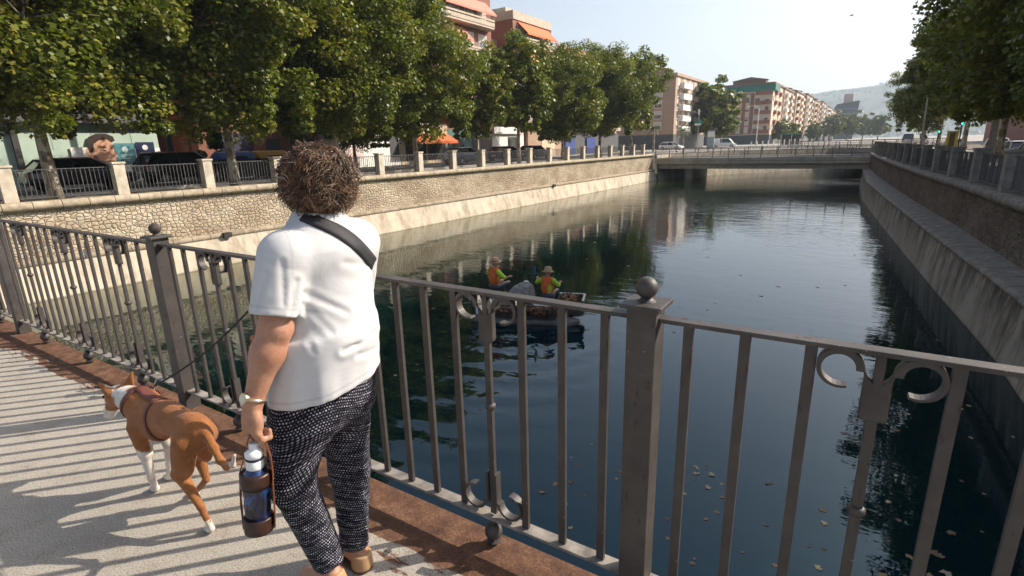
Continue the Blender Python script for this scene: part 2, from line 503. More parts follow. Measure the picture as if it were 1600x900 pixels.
# ------------------------------------------------------------------ embankment walls
def arc_ring(cx, cz, r, a0, a1, n, y, sx=1):
    return [(cx + sx * r * math.cos(a0 + (a1 - a0) * i / n), y, cz + r * math.sin(a0 + (a1 - a0) * i / n)) for i in range(n + 1)]
Y0, Y1 = -40, 63
lw = thing('embankment_wall', 'pale rubble stone embankment wall above sunlit concrete on the far bank, left of the canal', 'wall', (-22, 20, 0), world=True)
yl = list(np.arange(Y0, Y1 + .01, 5.15))
m = MB(); m.strip([[(-21.4, y, -3.4), (-21.55, y, -2.9), (-21.93, y, -1.78)] for y in yl], None); m.build('lower_wall', M_WC, lw)
m = MB(); m.strip([[(-22.17, y, -1.6), (-22.22, y, -.02)] for y in yl], None); m.build('rubble_facing', M_RUB, lw)
m = MB(); m.strip([[(-21.93, y, -1.80)] + arc_ring(-21.99, -1.68, .115, -1.2, 1.9, 7, y) + [(-22.2, y, -1.57)] for y in yl], None); m.build('ledge', mat_cut_stone('ledge_stone', (.36, .30, .22), .7), lw, True)
m = MB(); m.strip([[(-22.26, y, -.03)] + arc_ring(-22.12, .105, .135, -1.7, 1.57, 8, y) + [(-22.6, y, .24), (-22.62, y, .1)] for y in yl], None); m.build('coping', M_COP, lw, True)
m = MB()
for y in (11.2, 38.5): m.box((-21.9, y, -1.68), (.3, .32, .2))
m.build('drain_outlet', simple('drain_dark', (.03, .025, .02)), lw)

yr = [float(v) for v in np.concatenate([np.arange(-40, 12, 4), np.arange(12, 63, 1.5), [63]])]
rwl = thing('embankment_wall', 'shaded brown stone embankment wall with stepped ledge on the near bank, right of the canal', 'wall', (3, 20, 0), world=True)
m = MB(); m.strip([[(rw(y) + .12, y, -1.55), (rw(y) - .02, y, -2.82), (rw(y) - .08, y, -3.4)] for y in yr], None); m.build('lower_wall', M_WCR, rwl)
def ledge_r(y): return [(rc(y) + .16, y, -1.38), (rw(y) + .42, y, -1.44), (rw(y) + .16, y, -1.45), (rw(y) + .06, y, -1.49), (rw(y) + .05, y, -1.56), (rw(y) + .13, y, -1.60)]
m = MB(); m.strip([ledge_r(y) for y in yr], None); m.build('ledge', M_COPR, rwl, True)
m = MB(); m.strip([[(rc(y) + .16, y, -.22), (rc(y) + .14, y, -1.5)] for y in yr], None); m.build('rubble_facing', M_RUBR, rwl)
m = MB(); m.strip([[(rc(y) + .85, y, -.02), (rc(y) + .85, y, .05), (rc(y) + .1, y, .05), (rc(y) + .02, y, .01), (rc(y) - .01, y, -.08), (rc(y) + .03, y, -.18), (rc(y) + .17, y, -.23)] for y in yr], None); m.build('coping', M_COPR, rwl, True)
# rough loose slabs lying on the ledge
rng = random.Random(4); m = MB()
for i in range(0):
    y = rng.uniform(8, 40); x = rw(y) + .18 + rng.random() * max(.05, rc(y) - rw(y) - .25)
    m.box((x, y, -1.40 + rng.random() * .03), (.1 + rng.random() * .2, .15 + rng.random() * .35, .05), rng.random() * 3, mat=Matrix.Rotation(rng.random() * 3, 4, 'Z') @ Matrix.Rotation(.15 * rng.random(), 4, 'X'))
# beyond the road bridge the bank swings across the view
fw = thing('embankment_wall', 'sunlit pale concrete bank wall seen under the road bridge', 'wall', (-12, 82, -2.85), world=True)
m = MB()
pth = [(-21.6, 63), (-21.6, 68), (-17, 76), (-9, 87), (-1.3, 98), (-.4, 104)]
m.strip([[(x + .35, y - .2, -3.4), (x, y, -1.9), (x - .02, y + .02, -1.88)] for x, y in pth], None)
m.strip([[(x - .05, y + .05, -1.9), (x - .1, y + .1, ZL - .03)] for x, y in pth], None)
m.build('lower_wall', M_WC, fw)
m = MB(); m.strip([[(x + .03, y - .03, -1.95), (x + .05, y - .05, -1.85), (x - .15, y + .1, -1.8)] for x, y in pth], None); m.build('ledge', M_COP, fw)

# ------------------------------------------------------------------ footbridge deck
m = MB(); m.box((-5, -1.598, -.2), (60, 5.9, .4), mat=Matrix.Rotation(math.atan(.031), 4, 'Z'))
deck = m.build('footbridge_deck', M_DECK); tag(deck, kind='structure')
# ------------------------------------------------------------------ footbridge railing
def mat_rail():
    t = NT('railing_paint')
    c = t.ramp(t.noise(7, 6, .6), [(.3, (.042, .037, .034)), (.55, (.068, .060, .055)), (.75, (.095, .086, .079))])
    wear = t.ramp(t.noise(26, 6, .75, co=t.map((1, 1, .35))), [(.58, 0), (.65, 1)])
    c = t.mix(wear, c, (.045, .028, .022))
    drip = t.ramp(t.noise(60, 3, .6, co=t.map(loc=(4, 4, 4))), [(.70, 0), (.73, 1)])
    c = t.mix(drip, c, (.30, .27, .24))
    return t.done(c, t.math('ADD', t.math('MULTIPLY', wear, .2), .55), .15, t.bump(t.noise(70, 5), .25, .0015), .5)
M_RAIL = mat_rail()
M_RAILB = simple('rail_foot_plate', (.30, .27, .23), (.13, .11, .095), .7, 14, 60, .4, .003)
RA = math.atan(.031)
POST0 = -.51; PANEL = 2.93
rail = thing('bridge_railing', 'dark grey iron railing with scrolls and ball-topped posts along the footbridge edge', 'railing', (0, 1.46, 0), RA)
# local frame: x along the rail (world x / cos), y = 0 on the rail line
def arc_band(m, cx, cz, r, a0, a1, th0, th1, wy, n=18):
    """crescent: flat bar bent round, thickness tapering"""
    pts = []
    for i in range(n + 1):
        u = i / n; a = a0 + (a1 - a0) * u; th = th0 + (th1 - th0) * u
        pts.append((a, th))
    base = len(m.v)
    for a, th in pts:
        for rr, yy in ((r, -wy), (r - th, -wy), (r - th, wy), (r, wy)):
            m.v.append((cx + rr * math.cos(a), yy, cz + rr * math.sin(a)))
    for i in range(n):
        for k in range(4):
            a = base + i * 4 + k; b = base + i * 4 + (k + 1) % 4
            m.f.append((a, b, b + 4, a + 4)); m.m.append(0)
    m.f.append((base, base + 1, base + 2, base + 3)); m.m.append(0)
    e = base + n * 4; m.f.append((e + 3, e + 2, e + 1, e)); m.m.append(0)
def motif(x):
    """scroll motif of one centre bar: returns parts"""
    m = MB()
    m.bx(x - .0125, x + .0125, -.009, .009, .60, .90)
    m.bx(x - .0125, x + .0125, -.009, .009, .14, .62)
    m.build('centre_bar', M_RAIL, rail, bevel=.002)
    m = MB()
    out = [(-.027, .872), (.027, .872), (.030, .885), (.029, .980), (.034, 1.012), (.022, .985), (.0105, .972), (.0105, 1.044), (-.0105, 1.044), (-.0105, .972), (-.022, .985), (-.034, 1.012), (-.029, .980), (-.030, .885)]
    m.prism([(x + a, -.013, b) for a, b in out], (0, .026, 0))
    m.build('plaque', M_RAIL, rail, bevel=.003)
    for s in (-1, 1):
        m = MB()
        if s > 0: arc_band(m, x + .0805, .998, .052, math.pi, -math.pi * .62, .019, .006, .016, 22)
        else: arc_band(m, x - .0805, .998, .052, 0, math.pi * 1.62, .019, .006, .016, 22)
        m.build('scroll', M_RAIL, rail, smooth=False)
        m = MB()
        if s > 0: arc_band(m, x + .0805, .198, .055, math.pi, math.pi * 2.5, .012, .006, .016, 22)
        else: arc_band(m, x - .0805, .198, .055, 0, -math.pi * 1.5, .012, .006, .016, 22)
        m.bx(x + s * .0195 - .005, x + s * .0195 + .005, -.016, .016, .19, .325)
        m.build('scroll', M_RAIL, rail)
    m = MB(); m.lathe([(.014, -.014), (.021, -.008), (.021, .006), (.014, .012)], (x, 0, .61), 14); m.build('collar', M_RAIL, rail, smooth=True)
    m = MB(); m.ball((x, -.012, .062), .036, 14); m.lathe([(.016, 0), (.02, .01), (.03, .02)], (x, -.012, 0), 12)
    m.lathe([(.015, .09), (.013, .125)], (x, -.012, 0), 10); m.build('foot_ball', M_RAIL, rail, smooth=True)
posts = [POST0 + PANEL * k for k in (-4, -3, -2, -1, 0, 1, 2)]
nb = 0
for k, px in enumerate(posts):
    m = MB(); m.bx(px - .044, px + .044, -.044, .044, 0, 1.085)
    if k < len(posts): pass
    p = m.build('post', M_RAIL, rail, bevel=.003)
    m = MB(); m.bx(px - .062, px + .062, -.062, .062, 1.086, 1.100)
    m.lathe([(.03, 1.1), (.022, 1.104), (.014, 1.112)], (px, 0, 0), 16)
    c = m.build('post_cap', M_RAIL, p, bevel=.003, off=ORG[p.name])
    m = MB(); m.ball((px, 0, 1.141), .0325, 22); m.build('ball_finial', M_RAIL, p, smooth=True, off=ORG[p.name])
for k in range(len(posts) - 1):
    a = posts[k]; b = posts[k + 1]
    m = MB(); m.bx(a + .045, b - .045, -.022, .022, 1.045, 1.058); m.build('handrail', M_RAIL, rail, bevel=.002)
    m = MB(); m.bx(a + .045, b - .045, -.027, .027, .118, .130); m.build('bottom_rail', M_RAILB, rail, bevel=.002)
    cs = [a + .58, a + PANEL / 2, b - .58]
    bars = [a + .127, a + .277, b - .127, b - .277]
    for c in cs:
        bars += [c - .147, c + .147]
    for c0, c1 in ((cs[0], cs[1]), (cs[1], cs[2])):
        L = (c1 - .147) - (c0 + .147)
        bars += [c0 + .147 + L * i / 4 for i in (1, 2, 3)]
    for c in cs: motif(c)
    if k < 2:   # far panels: all bars in one part
        m = MB()
        for x in bars: m.bx(x - .014, x + .014, -.008, .008, .1301, 1.0449)
        m.build('balusters', M_RAIL, rail)
    else:
        m0 = None
        for x in sorted(bars):
            if m0 is None:
                m = MB(); m.bx(-.014, .014, -.008, .008, .1301, 1.0449)
                o = m.build('baluster', M_RAIL, rail, bevel=.0015); m0 = o
            else:
                o = m0.copy(); COL.objects.link(o); o.parent = rail
            o.location = (x, 0, 0)
# padlock hanging from the railing
pl = thing('padlock', 'small grey padlock hooked on a railing scroll, left of the ball-topped post above the dog', 'padlock', (-4.52, 1.33, .93), world=False)
m = MB(); m.bx(-.034, .034, -.014, .014, -.055, 0); m.build('body', simple('lock_steel', (.40, .41, .42), (.22, .22, .23), .4, 20, metal=.7), pl, bevel=.006)
m = MB(); m.tube([(-.02, 0, -.002)] + [(-.02 * math.cos(a), 0, .03 + .02 * math.sin(a)) for a in np.linspace(0, math.pi, 9)] + [(.02, 0, -.002)], .0045, 8); m.build('shackle', simple('lock_shackle', (.25, .17, .12), rough=.4, metal=.6), pl, smooth=True)

# ------------------------------------------------------------------ embankment fences
def pillar_mesh(m, x, y, z0, z1, w, rz):
    T = Matrix.Rotation(rz, 4, 'Z')
    m.box((x, y, (z0 + z1 - .07) / 2), (w, w, z1 - .07 - z0), mat=T)
    m.box((x, y, z1 - .035), (w + .07, w + .07, .07), mat=T)
def fence(name, label, pts, z0, z1, w, mp, npan, step_bar=.125):
    f = thing(name, label, 'fence', (pts[len(pts) // 2][0], pts[len(pts) // 2][1], z0), world=True)
    for i, (x, y) in enumerate(pts):
        q = pts[min(i + 1, len(pts) - 1)]; p = pts[max(i - 1, 0)]
        rz = math.atan2(q[1] - p[1], q[0] - p[0])
        m = MB(); pillar_mesh(m, x, y, z0, z1, w, rz); m.build('pillar', mp, f, bevel=.012)
    for i in range(len(pts) - 1):
        a = Vector((*pts[i], 0)); b = Vector((*pts[i + 1], 0)); d = (b - a); L = d.length; d.normalize()
        rz = math.atan2(d.y, d.x); T = Matrix.Rotation(rz, 4, 'Z'); c = (a + b) / 2
        m = MB(); l2 = L - w - .01
        m.box((c.x, c.y, z1 - .16), (l2, .035, .03), mat=T); m.box((c.x, c.y, z0 + .1), (l2, .035, .03), mat=T)
        n = int(l2 / step_bar)
        for k in range(1, n):
            p = a + d * (w / 2 + l2 * k / n)
            thick = .024 if k % 6 in (2, 4) else .016
            m.box((p.x, p.y, (z0 + z1) / 2 - .03), (thick, thick, z1 - z0 - .26), mat=T)
        if npan: m.box((c.x, c.y, z0 + .32), (l2 * .3, .02, .02), mat=T)
        m.build('railing_panel', M_IRON, f)
    return f
PLY = [4.95 + 3.06 * k for k in range(-4, 19)]
fence('embankment_fence', 'pale square stone pillars and thin iron bars on top of the left rubble wall', [(-22.36, y) for y in PLY], .24, 1.38, .36, M_PIL, True)
pr_y = [1.5, 4.9, 8.4, 11.9, 15.4, 18.9, 22.3, 25.4, 28.3, 31.2, 34.2, 37.2, 40.2, 43.2, 46.2, 49.2, 52.2, 55.2, 58.2, 61.2]
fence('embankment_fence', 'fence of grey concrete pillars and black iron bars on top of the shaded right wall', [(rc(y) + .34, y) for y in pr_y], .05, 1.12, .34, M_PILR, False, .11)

# ------------------------------------------------------------------ road bridges upstream
def road_bridge(label, y0, y1, xl, xr, zt, zb, mat, mrail, step=1.55):
    b = thing('road_bridge', label, 'bridge', ((xl + xr) / 2, (y0 + y1) / 2, zt), world=True)
    m = MB(); m.bx(xl, xr, y0, y1, zt - .62, zt); m.build('deck_slab', mat, b, bevel=.03)
    m = MB(); m.bx(xl, xr, y0 + .55, y1 - .5, zb, zt - .621); m.build('girder', mat, b)
    m = MB(); m.bx(xl, xr, y0 - .07, y0 + .2, zt - .28, zt + .06); m.build('fascia', mat, b, bevel=.02)
    for yy in (y0 + .1, y1 - .1):
        m = MB(); n = int((xr - xl) / step)
        m.bx(xl, xr, yy - .035, yy + .035, zt + 1.02, zt + 1.09)
        m.bx(xl, xr, yy - .03, yy + .03, zt + .14, zt + .19); m.bx(xl, xr, yy - .02, yy + .02, zt + .78, zt + .81)
        for i in range(n + 1):
            x = xl + (xr - xl) * i / n
            m.bx(x - .05, x + .05, yy - .05, yy + .05, zt + .06, zt + 1.02)
            if i < n:
                x2 = xl + (xr - xl) * (i + 1) / n; k = 5
                for j in range(k):
                    xa = x + (x2 - x) * (j + .0) / k; xb = x + (x2 - x) * (j + 1.0) / k
                    for s in (0, 1):
                        p, q = ((xa, zt + .19), (xb, zt + .78)) if s else ((xb, zt + .19), (xa, zt + .78))
                        m.tube([(p[0], yy, p[1]), (q[0], yy, q[1])], .014, 4, cap=False)
                    m.bx((xa + xb) / 2 - .012, (xa + xb) / 2 + .012, yy - .01, yy + .01, zt + .81, zt + 1.02)
        m.build('parapet_railing', mrail, b)
    return b
M_BRC = mat_wallconcrete('bridge_concrete', (.52, .48, .40), (.34, .30, .25))
M_BRR = simple('bridge_rail_paint', (.26, .25, .23), (.16, .15, .14), .5, 8, metal=.2)
rb = road_bridge('low concrete road bridge with grey lattice railing crossing the canal', 63, 74, -21.9, -.45, -.33, -1.52, M_BRC, M_BRR)
for x in (-18.6,):
    m = MB(); m.lathe([(.55, -3.4), (.55, -1.53)], (x, 66, 0), 20); m.bx(x - .55, x + .55, 66, 72, -3.4, -1.53); m.build('pier', M_BRC, rb)
m = MB(); m.bx(-21.9, -.45, 63.4, 73.5, -.325, -.315)
tag(m.build('road', M_ASPH), kind='structure')
rb2 = road_bridge('second grey road bridge further upstream, its railing showing just above the first', 92, 101, -12.5, 8, .02, -1.0, M_BRC, M_BRR, 1.4)
# ------------------------------------------------------------------ trees
def mat_leaf(name, cols, trans=.35):
    t = NT(name)
    a = t.node('ShaderNodeAttribute', attribute_name='tint')
    s = t.sep(a.outputs['Color'])
    c = t.ramp(s[0], cols)
    c = t.mix(.5, c, t.ramp(t.noise(.55, 3), [(.35, (.72, .78, .7)), (.65, (1.25, 1.18, 1.1))]), 'MULTIPLY')
    t.set(t.b.inputs['Base Color'], c); t.b.inputs['Roughness'].default_value = .42
    t.b.inputs['Specular IOR Level'].default_value = .35
    tr = t.node('ShaderNodeBsdfTranslucent')
    t.l.new(t.mix(1, c, (1.35, 1.5, .35), 'MULTIPLY'), tr.inputs[0])
    mx = t.node('ShaderNodeMixShader'); mx.inputs[0].default_value = trans * .8
    t.l.new(t.b.outputs[0], mx.inputs[1]); t.l.new(tr.outputs[0], mx.inputs[2]); t.l.new(mx.outputs[0], t.out.inputs[0])
    return t.mat
M_LEAF = mat_leaf('plane_tree_leaf', [(0, (.060, .080, .012)), (.35, (.105, .135, .018)), (.65, (.165, .18, .026)), (.88, (.24, .21, .035)), (1, (.27, .16, .04))])
M_LEAFD = mat_leaf('dark_leaf', [(0, (.022, .045, .014)), (.5, (.038, .07, .018)), (1, (.075, .11, .025))], .28)
def mat_bark():
    t = NT('plane_bark')
    v = t.vor(7, co=t.map((1, 1, .55), co=None), out='Color'); s = t.sep(v)
    c = t.ramp(s[0], [(0, (.10, .08, .055)), (.35, (.20, .165, .115)), (.65, (.32, .28, .21)), (1, (.46, .42, .33))])
    return t.done(c, .85, 0, t.bump(t.noise(14, 5), .5, .02))
M_BARK = mat_bark()

def leaf_mesh(name, clumps, per, size, seed, mat, droop=.35):
    """clumps: array of (x,y,z,r). Kite-shaped folded leaves through each clump's volume."""
    rg = np.random.default_rng(seed)
    C = np.repeat(np.asarray(clumps), per, axis=0)
    n = len(C)
    d = rg.normal(size=(n, 3)); d /= np.linalg.norm(d, axis=1)[:, None]
    r = rg.random(n) ** .42
    P = C[:, :3] + d * (C[:, 3] * r)[:, None] * np.array([1.05, 1.05, .72])
    nrm = d * .55 + rg.normal(size=(n, 3)) * .55 + np.array([0, 0, .75])
    nrm /= np.linalg.norm(nrm, axis=1)[:, None]
    t = rg.normal(size=(n, 3)) + d * .4; t[:, 2] -= droop
    t -= nrm * (t * nrm).sum(1)[:, None]; t /= np.linalg.norm(t, axis=1)[:, None]
    b = np.cross(nrm, t)
    s = (size * (.6 + .8 * rg.random(n)))[:, None]
    V = np.empty((n, 6, 3))
    V[:, 0] = P - t * s * .45
    V[:, 1] = P + b * s * .52 - nrm * s * .12 + t * s * .02
    V[:, 2] = P + b * s * .22 + t * s * .30
    V[:, 3] = P + t * s * .60 - nrm * s * .10
    V[:, 4] = P - b * s * .22 + t * s * .30
    V[:, 5] = P - b * s * .52 - nrm * s * .12 + t * s * .02
    base = np.arange(n)[:, None] * 6
    F = np.concatenate([base + np.array([[0, 1, 2, 3]]), base + np.array([[0, 3, 4, 5]])])
    cl = rg.random(len(clumps)) * .35
    tint = np.clip(np.repeat(cl, per) + rg.random(n) ** 1.4 * .68, 0, 1)
    tint = np.repeat(tint, 6)
    return np_mesh(name, V.reshape(-1, 3), F, mat, {'tint': np.stack([tint] * 3, 1)})

def make_tree(seed, Ht, cz, rx, rz, trunk_r, nclump, per, leaf, lean=(0, 0), low=0.0, mat=None, droop_clumps=0):
    """returns (trunk mesh, crown mesh); local origin at trunk base"""
    rg = random.Random(seed)
    mb = MB()
    fork = Vector((lean[0] * .6, lean[1] * .6, cz - rz * .62))
    pts = [Vector((0, 0, -.1)), Vector((lean[0] * .15, lean[1] * .15, fork.z * .35)), Vector((lean[0] * .38, lean[1] * .38, fork.z * .7)), fork]
    mb.tube(pts, [trunk_r * 1.35, trunk_r, trunk_r * .88, trunk_r * .8], 12)
    cc = Vector((lean[0], lean[1], cz))
    clumps = []
    nl = 7
    for i in range(nl):
        a = 2 * math.pi * (i + rg.random() * .6) / nl; up = rg.uniform(.15, 1.0)
        end = cc + Vector((math.cos(a) * rx * .62 * (1.15 - up * .7), math.sin(a) * rx * .62 * (1.15 - up * .7), rz * (up * .95 - .35)))
        mid = (fork + end) / 2 + Vector((rg.uniform(-.3, .3), rg.uniform(-.3, .3), rg.uniform(.1, .5)))
        mb.tube([fork - Vector((0, 0, .15)), (fork + mid) / 2 + Vector((0, 0, .1)), mid, (mid + end) / 2, end], [trunk_r * .6, trunk_r * .45, trunk_r * .33, trunk_r * .22, trunk_r * .1], 7)
        for j in range(6):
            b = mid.lerp(end, rg.uniform(.0, 1)); o = Vector((rg.gauss(0, 1), rg.gauss(0, 1), rg.gauss(.15, .7))); o.normalize()
            e2 = b + o * rg.uniform(.25, .5) * rx
            mb.tube([b, (b + e2) / 2 + Vector((0, 0, .12)), e2], [trunk_r * .17, trunk_r * .11, trunk_r * .04], 5)
    # clumps: noisy ellipsoid, biased to the outside, lobed outline
    lob = [(rg.uniform(0, 6.28), rg.uniform(-.9, 1.2), rg.uniform(.12, .3)) for _ in range(9)]
    while len(clumps) < nclump:
        a = rg.uniform(0, 2 * math.pi); sz = rg.uniform(-1, 1)
        rr = math.sqrt(max(0, 1 - sz * sz)); u = rg.random() ** .38
        bulge = 1.0
        for la, lz, lh in lob:
            dd = math.cos(a - la) * rr * math.cos(math.asin(max(-1, min(1, lz * .8)))) + sz * lz * .8
            bulge += lh * max(0, dd - .62) * 2.4
        bulge *= rg.uniform(.86, 1.08) * .88
        z = sz * rz * u * bulge
        if z < -rz * .86 + low: continue
        p = cc + Vector((math.cos(a) * rr * rx * u * bulge, math.sin(a) * rr * rx * u * bulge, z))
        clumps.append((p.x, p.y, p.z, rx * rg.uniform(.13, .24)))
    for i in range(droop_clumps):
        a = rg.uniform(0, 6.28); k = rg.uniform(.55, .95)
        for q in range(4):
            clumps.append((cc.x + math.cos(a) * rx * k, cc.y + math.sin(a) * rx * k, cz - rz * .45 - q * rz * .13, rx * (.16 - .025 * q)))
    tm = bpy.data.meshes.new('trunk'); tm.from_pydata(mb.v, [], mb.f); tm.materials.append(M_BARK); tm.update()
    tm.polygons.foreach_set('use_smooth', [len(p.vertices) == 4 for p in tm.polygons])
    cmsh = leaf_mesh('crown', clumps, per, leaf, seed, mat or M_LEAF)
    return tm, cmsh

def place_tree(meshes, loc, rz, sc, label, group, name='plane_tree', cat='tree', szz=None):
    t = thing(name, label, cat, loc, rz, group)
    t.scale = (sc, sc, szz or sc)
    for nm, me in zip(('trunk', 'crown'), meshes):
        o = bpy.data.objects.new(nm, me); COL.objects.link(o); o.parent = t
    return t

TA = make_tree(11, 10.5, 5.9, 4.5, 4.4, .17, 330, 260, .135, droop_clumps=6)
TB = make_tree(23, 10.5, 6.0, 4.1, 4.5, .16, 275, 245, .14, droop_clumps=4)
TC = make_tree(37, 9, 5.8, 3.0, 3.7, .14, 180, 120, .21, droop_clumps=2)
TF = make_tree(51, 9, 5.2, 3.8, 3.9, .2, 120, 60, .5)
GL = 'plane trees along the left bank pavement'
z = ZL
place_tree(TA, (-24.2, 6.6, z), 2.3, 1.12, 'large plane tree at the far left, its crown hanging over the fence and green shop', GL)
place_tree(TB, (-23.9, 13.0, z), 1.0, 1.14, 'broad plane tree in front of the dark hatchback, its drooping leaves beside the green shop', GL)
place_tree(TA, (-25.0, 19.6, z), 4.4, 1.08, 'plane tree directly behind the walker, its dense crown above the blue and yellow bins', GL)
place_tree(TB, (-24.6, 25.4, z), 3.3, 1.02, 'plane tree with a thin pale trunk just left of the orange shop awning', GL)
place_tree(TC, (-24.8, 32.2, z), 0.6, .84, 'slim plane tree below the salmon balcony awning, right of the orange shop awning', GL)
place_tree(TC, (-25.2, 38.4, z), 2.9, 1.05, 'airy plane tree in front of the second brick tower, by the white shopfront', GL)
place_tree(TB, (-25.4, 46.5, z), 5.0, .95, 'plane tree between the airy one and the tallest one on the left bank', GL)
place_tree(TA, (-25.4, 55.0, z), 0.2, 1.15, 'tallest dark green plane tree on the left bank, shortly before the road bridge', GL)
place_tree(TC, (-24.6, 62.0, z), 1.9, 1.2, 'last plane tree of the left bank row, next to the bridge end street lamp', GL)
place_tree(TB, (-33, 27.5, z), 1.1, .8, 'smaller plane tree close to the brick facade behind the bank row', GL)
GR = 'plane trees along the right bank'
place_tree(TA, (7.3, 20.2, 0), 1.2, 1.22, 'near plane tree overhanging the shaded right wall at the top right corner', GR)
place_tree(TB, (6.8, 29, 0), 2.6, 1.28, 'second plane tree on the right bank, its dark crown over the white parked cars', GR)
place_tree(TA, (7.1, 36.0, 0), 5.2, 1.12, 'third plane tree on the right bank, in front of the leaning lamp post', GR)
place_tree(TB, (6.4, 46.0, 0), .3, 1.2, 'plane tree with a bare grey trunk standing between the parked cars on the right bank', GR)
place_tree(TC, (6.0, 60, 0), 1.7, 1.25, 'yellowish plane tree behind the traffic lights on the right bank', GR)
place_tree(TC, (5.4, 76, 0), 3.9, 1.3, 'plane tree left of the leaning lamp post on the right bank', GR)
place_tree(TB, (4.9, 93, 0), 2.4, 1.05, 'farthest plane tree of the right bank row, beside the thin pale lamp pole', GR)
# beyond the road bridge
place_tree(TF, (-33.0, 131, 0), 0, 1.62, 'big rounded tree on the far street corner beyond the road bridge', None, 'broadleaf_tree')
GF = 'far street trees beyond the bridges'
for i, (x, y, s, lb) in enumerate([(-29, 210, .85, 'small clipped street tree before the long apartment row, left of the pair'), (-27.5, 228, .82, 'small clipped street tree before the long apartment row, right of the pair'),
        (-24, 270, .9, 'round street tree standing alone before the white balconies'), (-21, 330, 1.5, 'dark green tree at the far end of the apartment row'), (-15, 350, 1.55, 'wide pale green tree below the dark office block'),
        (-9, 400, 1.5, 'pale tree far off in the middle of the gap between the banks'), (-1, 380, 1.5, 'hazy tree at the end of the canal, left of the right bank crowns'), (-20, 180, .42, 'low bush-like tree at the near corner of the apartment row')]):
    place_tree(TF, (x, y, 0), i * 1.3, s, lb, GF, 'street_tree')
# palms by the corner
for i, (x, y, lb) in enumerate([(-31, 88, 'small palm tree behind the street lamp at the left bridge end'), (-31.5, 106, 'small palm tree between the green street sign and the big rounded tree')]):
    t = thing('palm_tree', lb, 'palm', (x, y, 0)); m = MB()
    m.tube([(0, 0, 0), (.05, 0, 2), (0, .05, 3.6)], [.2, .16, .17], 9); m.build('trunk', M_BARK, t)
    m = MB(); rg = random.Random(i)
    for k in range(34):
        a = rg.random() * 6.28; e = rg.uniform(-.2, 1.1); L = rg.uniform(1.5, 2.1); path = []
        for q in range(7):
            u = q / 6; path.append(Vector((math.cos(a) * L * u * math.cos(e) * (1 - .1 * u), math.sin(a) * L * u * math.cos(e), 3.6 + L * (u * math.sin(e) - .55 * u * u))))
        side = Vector((-math.sin(a), math.cos(a), 0))
        for q in range(6):
            for s in (-1, 1):
                for w in (0, .5):
                    p = path[q].lerp(path[q + 1], w); tip = p + side * s * .34 * (1 - .1 * q) + (path[q + 1] - path[q]) * .5 - Vector((0, 0, .14))
                    p2 = path[q].lerp(path[q + 1], w + .3)
                    m.add([p, p2, tip], [(0, 1, 2)])
    m.build('frond', simple('palm_green', (.09, .12, .03), (.05, .08, .02)), t)
# clipped column shrub and garden hedge on the left pavement
def bush(name, label, cat, loc, rx, ry, h, n=40, per=120, leaf=.12, group=None, mat=None, stem=.05):
    rg = random.Random(int(loc[1] * 10)); t = thing(name, label, cat, loc, 0, group)
    cl = []
    for i in range(n):
        a = rg.uniform(0, 6.28); u = rg.random() ** .5
        cl.append((math.cos(a) * rx * u * .8, math.sin(a) * ry * u * .8, rg.uniform(.15, 1) * h - .1, min(rx, ry) * .34 + .05))
    link_mesh('foliage', leaf_mesh('foliage', cl, per, leaf, int(loc[1] * 7), mat or M_LEAFD), t)
    m = MB(); m.tube([(0, 0, 0), (0, 0, h * .8)], [stem, stem * .6], 7); m.build('stem', M_BARK, t)
bush('column_shrub', 'tall clipped column shrub in front of the brick block, above the blue bin', 'shrub', (-33.5, 17.4, z), .42, .42, 3.1, 70, 110, .1)
bush('hedge', 'loose green hedge behind the dark hatchback', 'hedge', (-34.6, 16.0, z), .6, 1.9, 1.7, 60, 100, .15)
bush('hedge', 'small green hedge below the orange shop awning', 'hedge', (-34.5, 21.5, z), .5, 1.0, 1.3, 30, 100, .13)
# ------------------------------------------------------------------ city materials
def mat_brick(name, c1, c2, mort, sc=1.0):
    t = NT(name)
    x, y, z = t.sep()
    co = t.comb(t.math('ADD', x, y), z, 0.0)
    b = t.node('ShaderNodeTexBrick'); t.l.new(co, b.inputs['Vector']); b.inputs['Scale'].default_value = 4 * sc
    b.inputs['Color1'].default_value = (*c1, 1); b.inputs['Color2'].default_value = (*c2, 1); b.inputs['Mortar'].default_value = (*mort, 1)
    b.inputs['Mortar Size'].default_value = .012; b.inputs['Row Height'].default_value = .28; b.inputs['Brick Width'].default_value = .9
    c = t.mix(.55, b.outputs[0], t.ramp(t.noise(.5, 5, .6), [(.3, (.78, .75, .72)), (.65, (1.08, 1.06, 1.04))]), 'MULTIPLY')
    return t.done(c, .85, 0, t.bump(t.noise(20), .3, .01))
M_BRICK = mat_brick('brick_dark_red', (.27, .115, .075), (.22, .09, .06), (.20, .13, .10))
M_BRICKT = mat_brick('brick_tan', (.43, .33, .24), (.38, .28, .20), (.38, .27, .19))
M_BRICKP = mat_brick('brick_pinkish', (.40, .275, .20), (.35, .235, .17), (.36, .25, .18))
M_CREAM = simple('render_cream', (.62, .50, .36), (.52, .41, .29), .85, 1.2)
M_TERRA = simple('balcony_terracotta', (.38, .22, .145), (.32, .18, .12), .8, 2)
M_BEIGE = simple('band_beige', (.50, .42, .33), (.41, .34, .265), .85, 2)
M_RED = simple('panel_red', (.27, .10, .065), (.21, .075, .05), .75, 2)
M_WHITE = simple('painted_white', (.80, .78, .73), (.72, .70, .65), .7, 3)
M_GREY = simple('grey_metal', (.30, .30, .30), (.24, .24, .24), .5, 5)
M_DGREY = simple('dark_grey', (.07, .07, .075), (.05, .05, .05), .6, 5)
M_SAL = simple('awning_salmon', (.58, .22, .16), (.52, .19, .13), .8, 3)
M_ORG = simple('awning_orange', (.62, .15, .045), (.55, .12, .04), .8, 3)
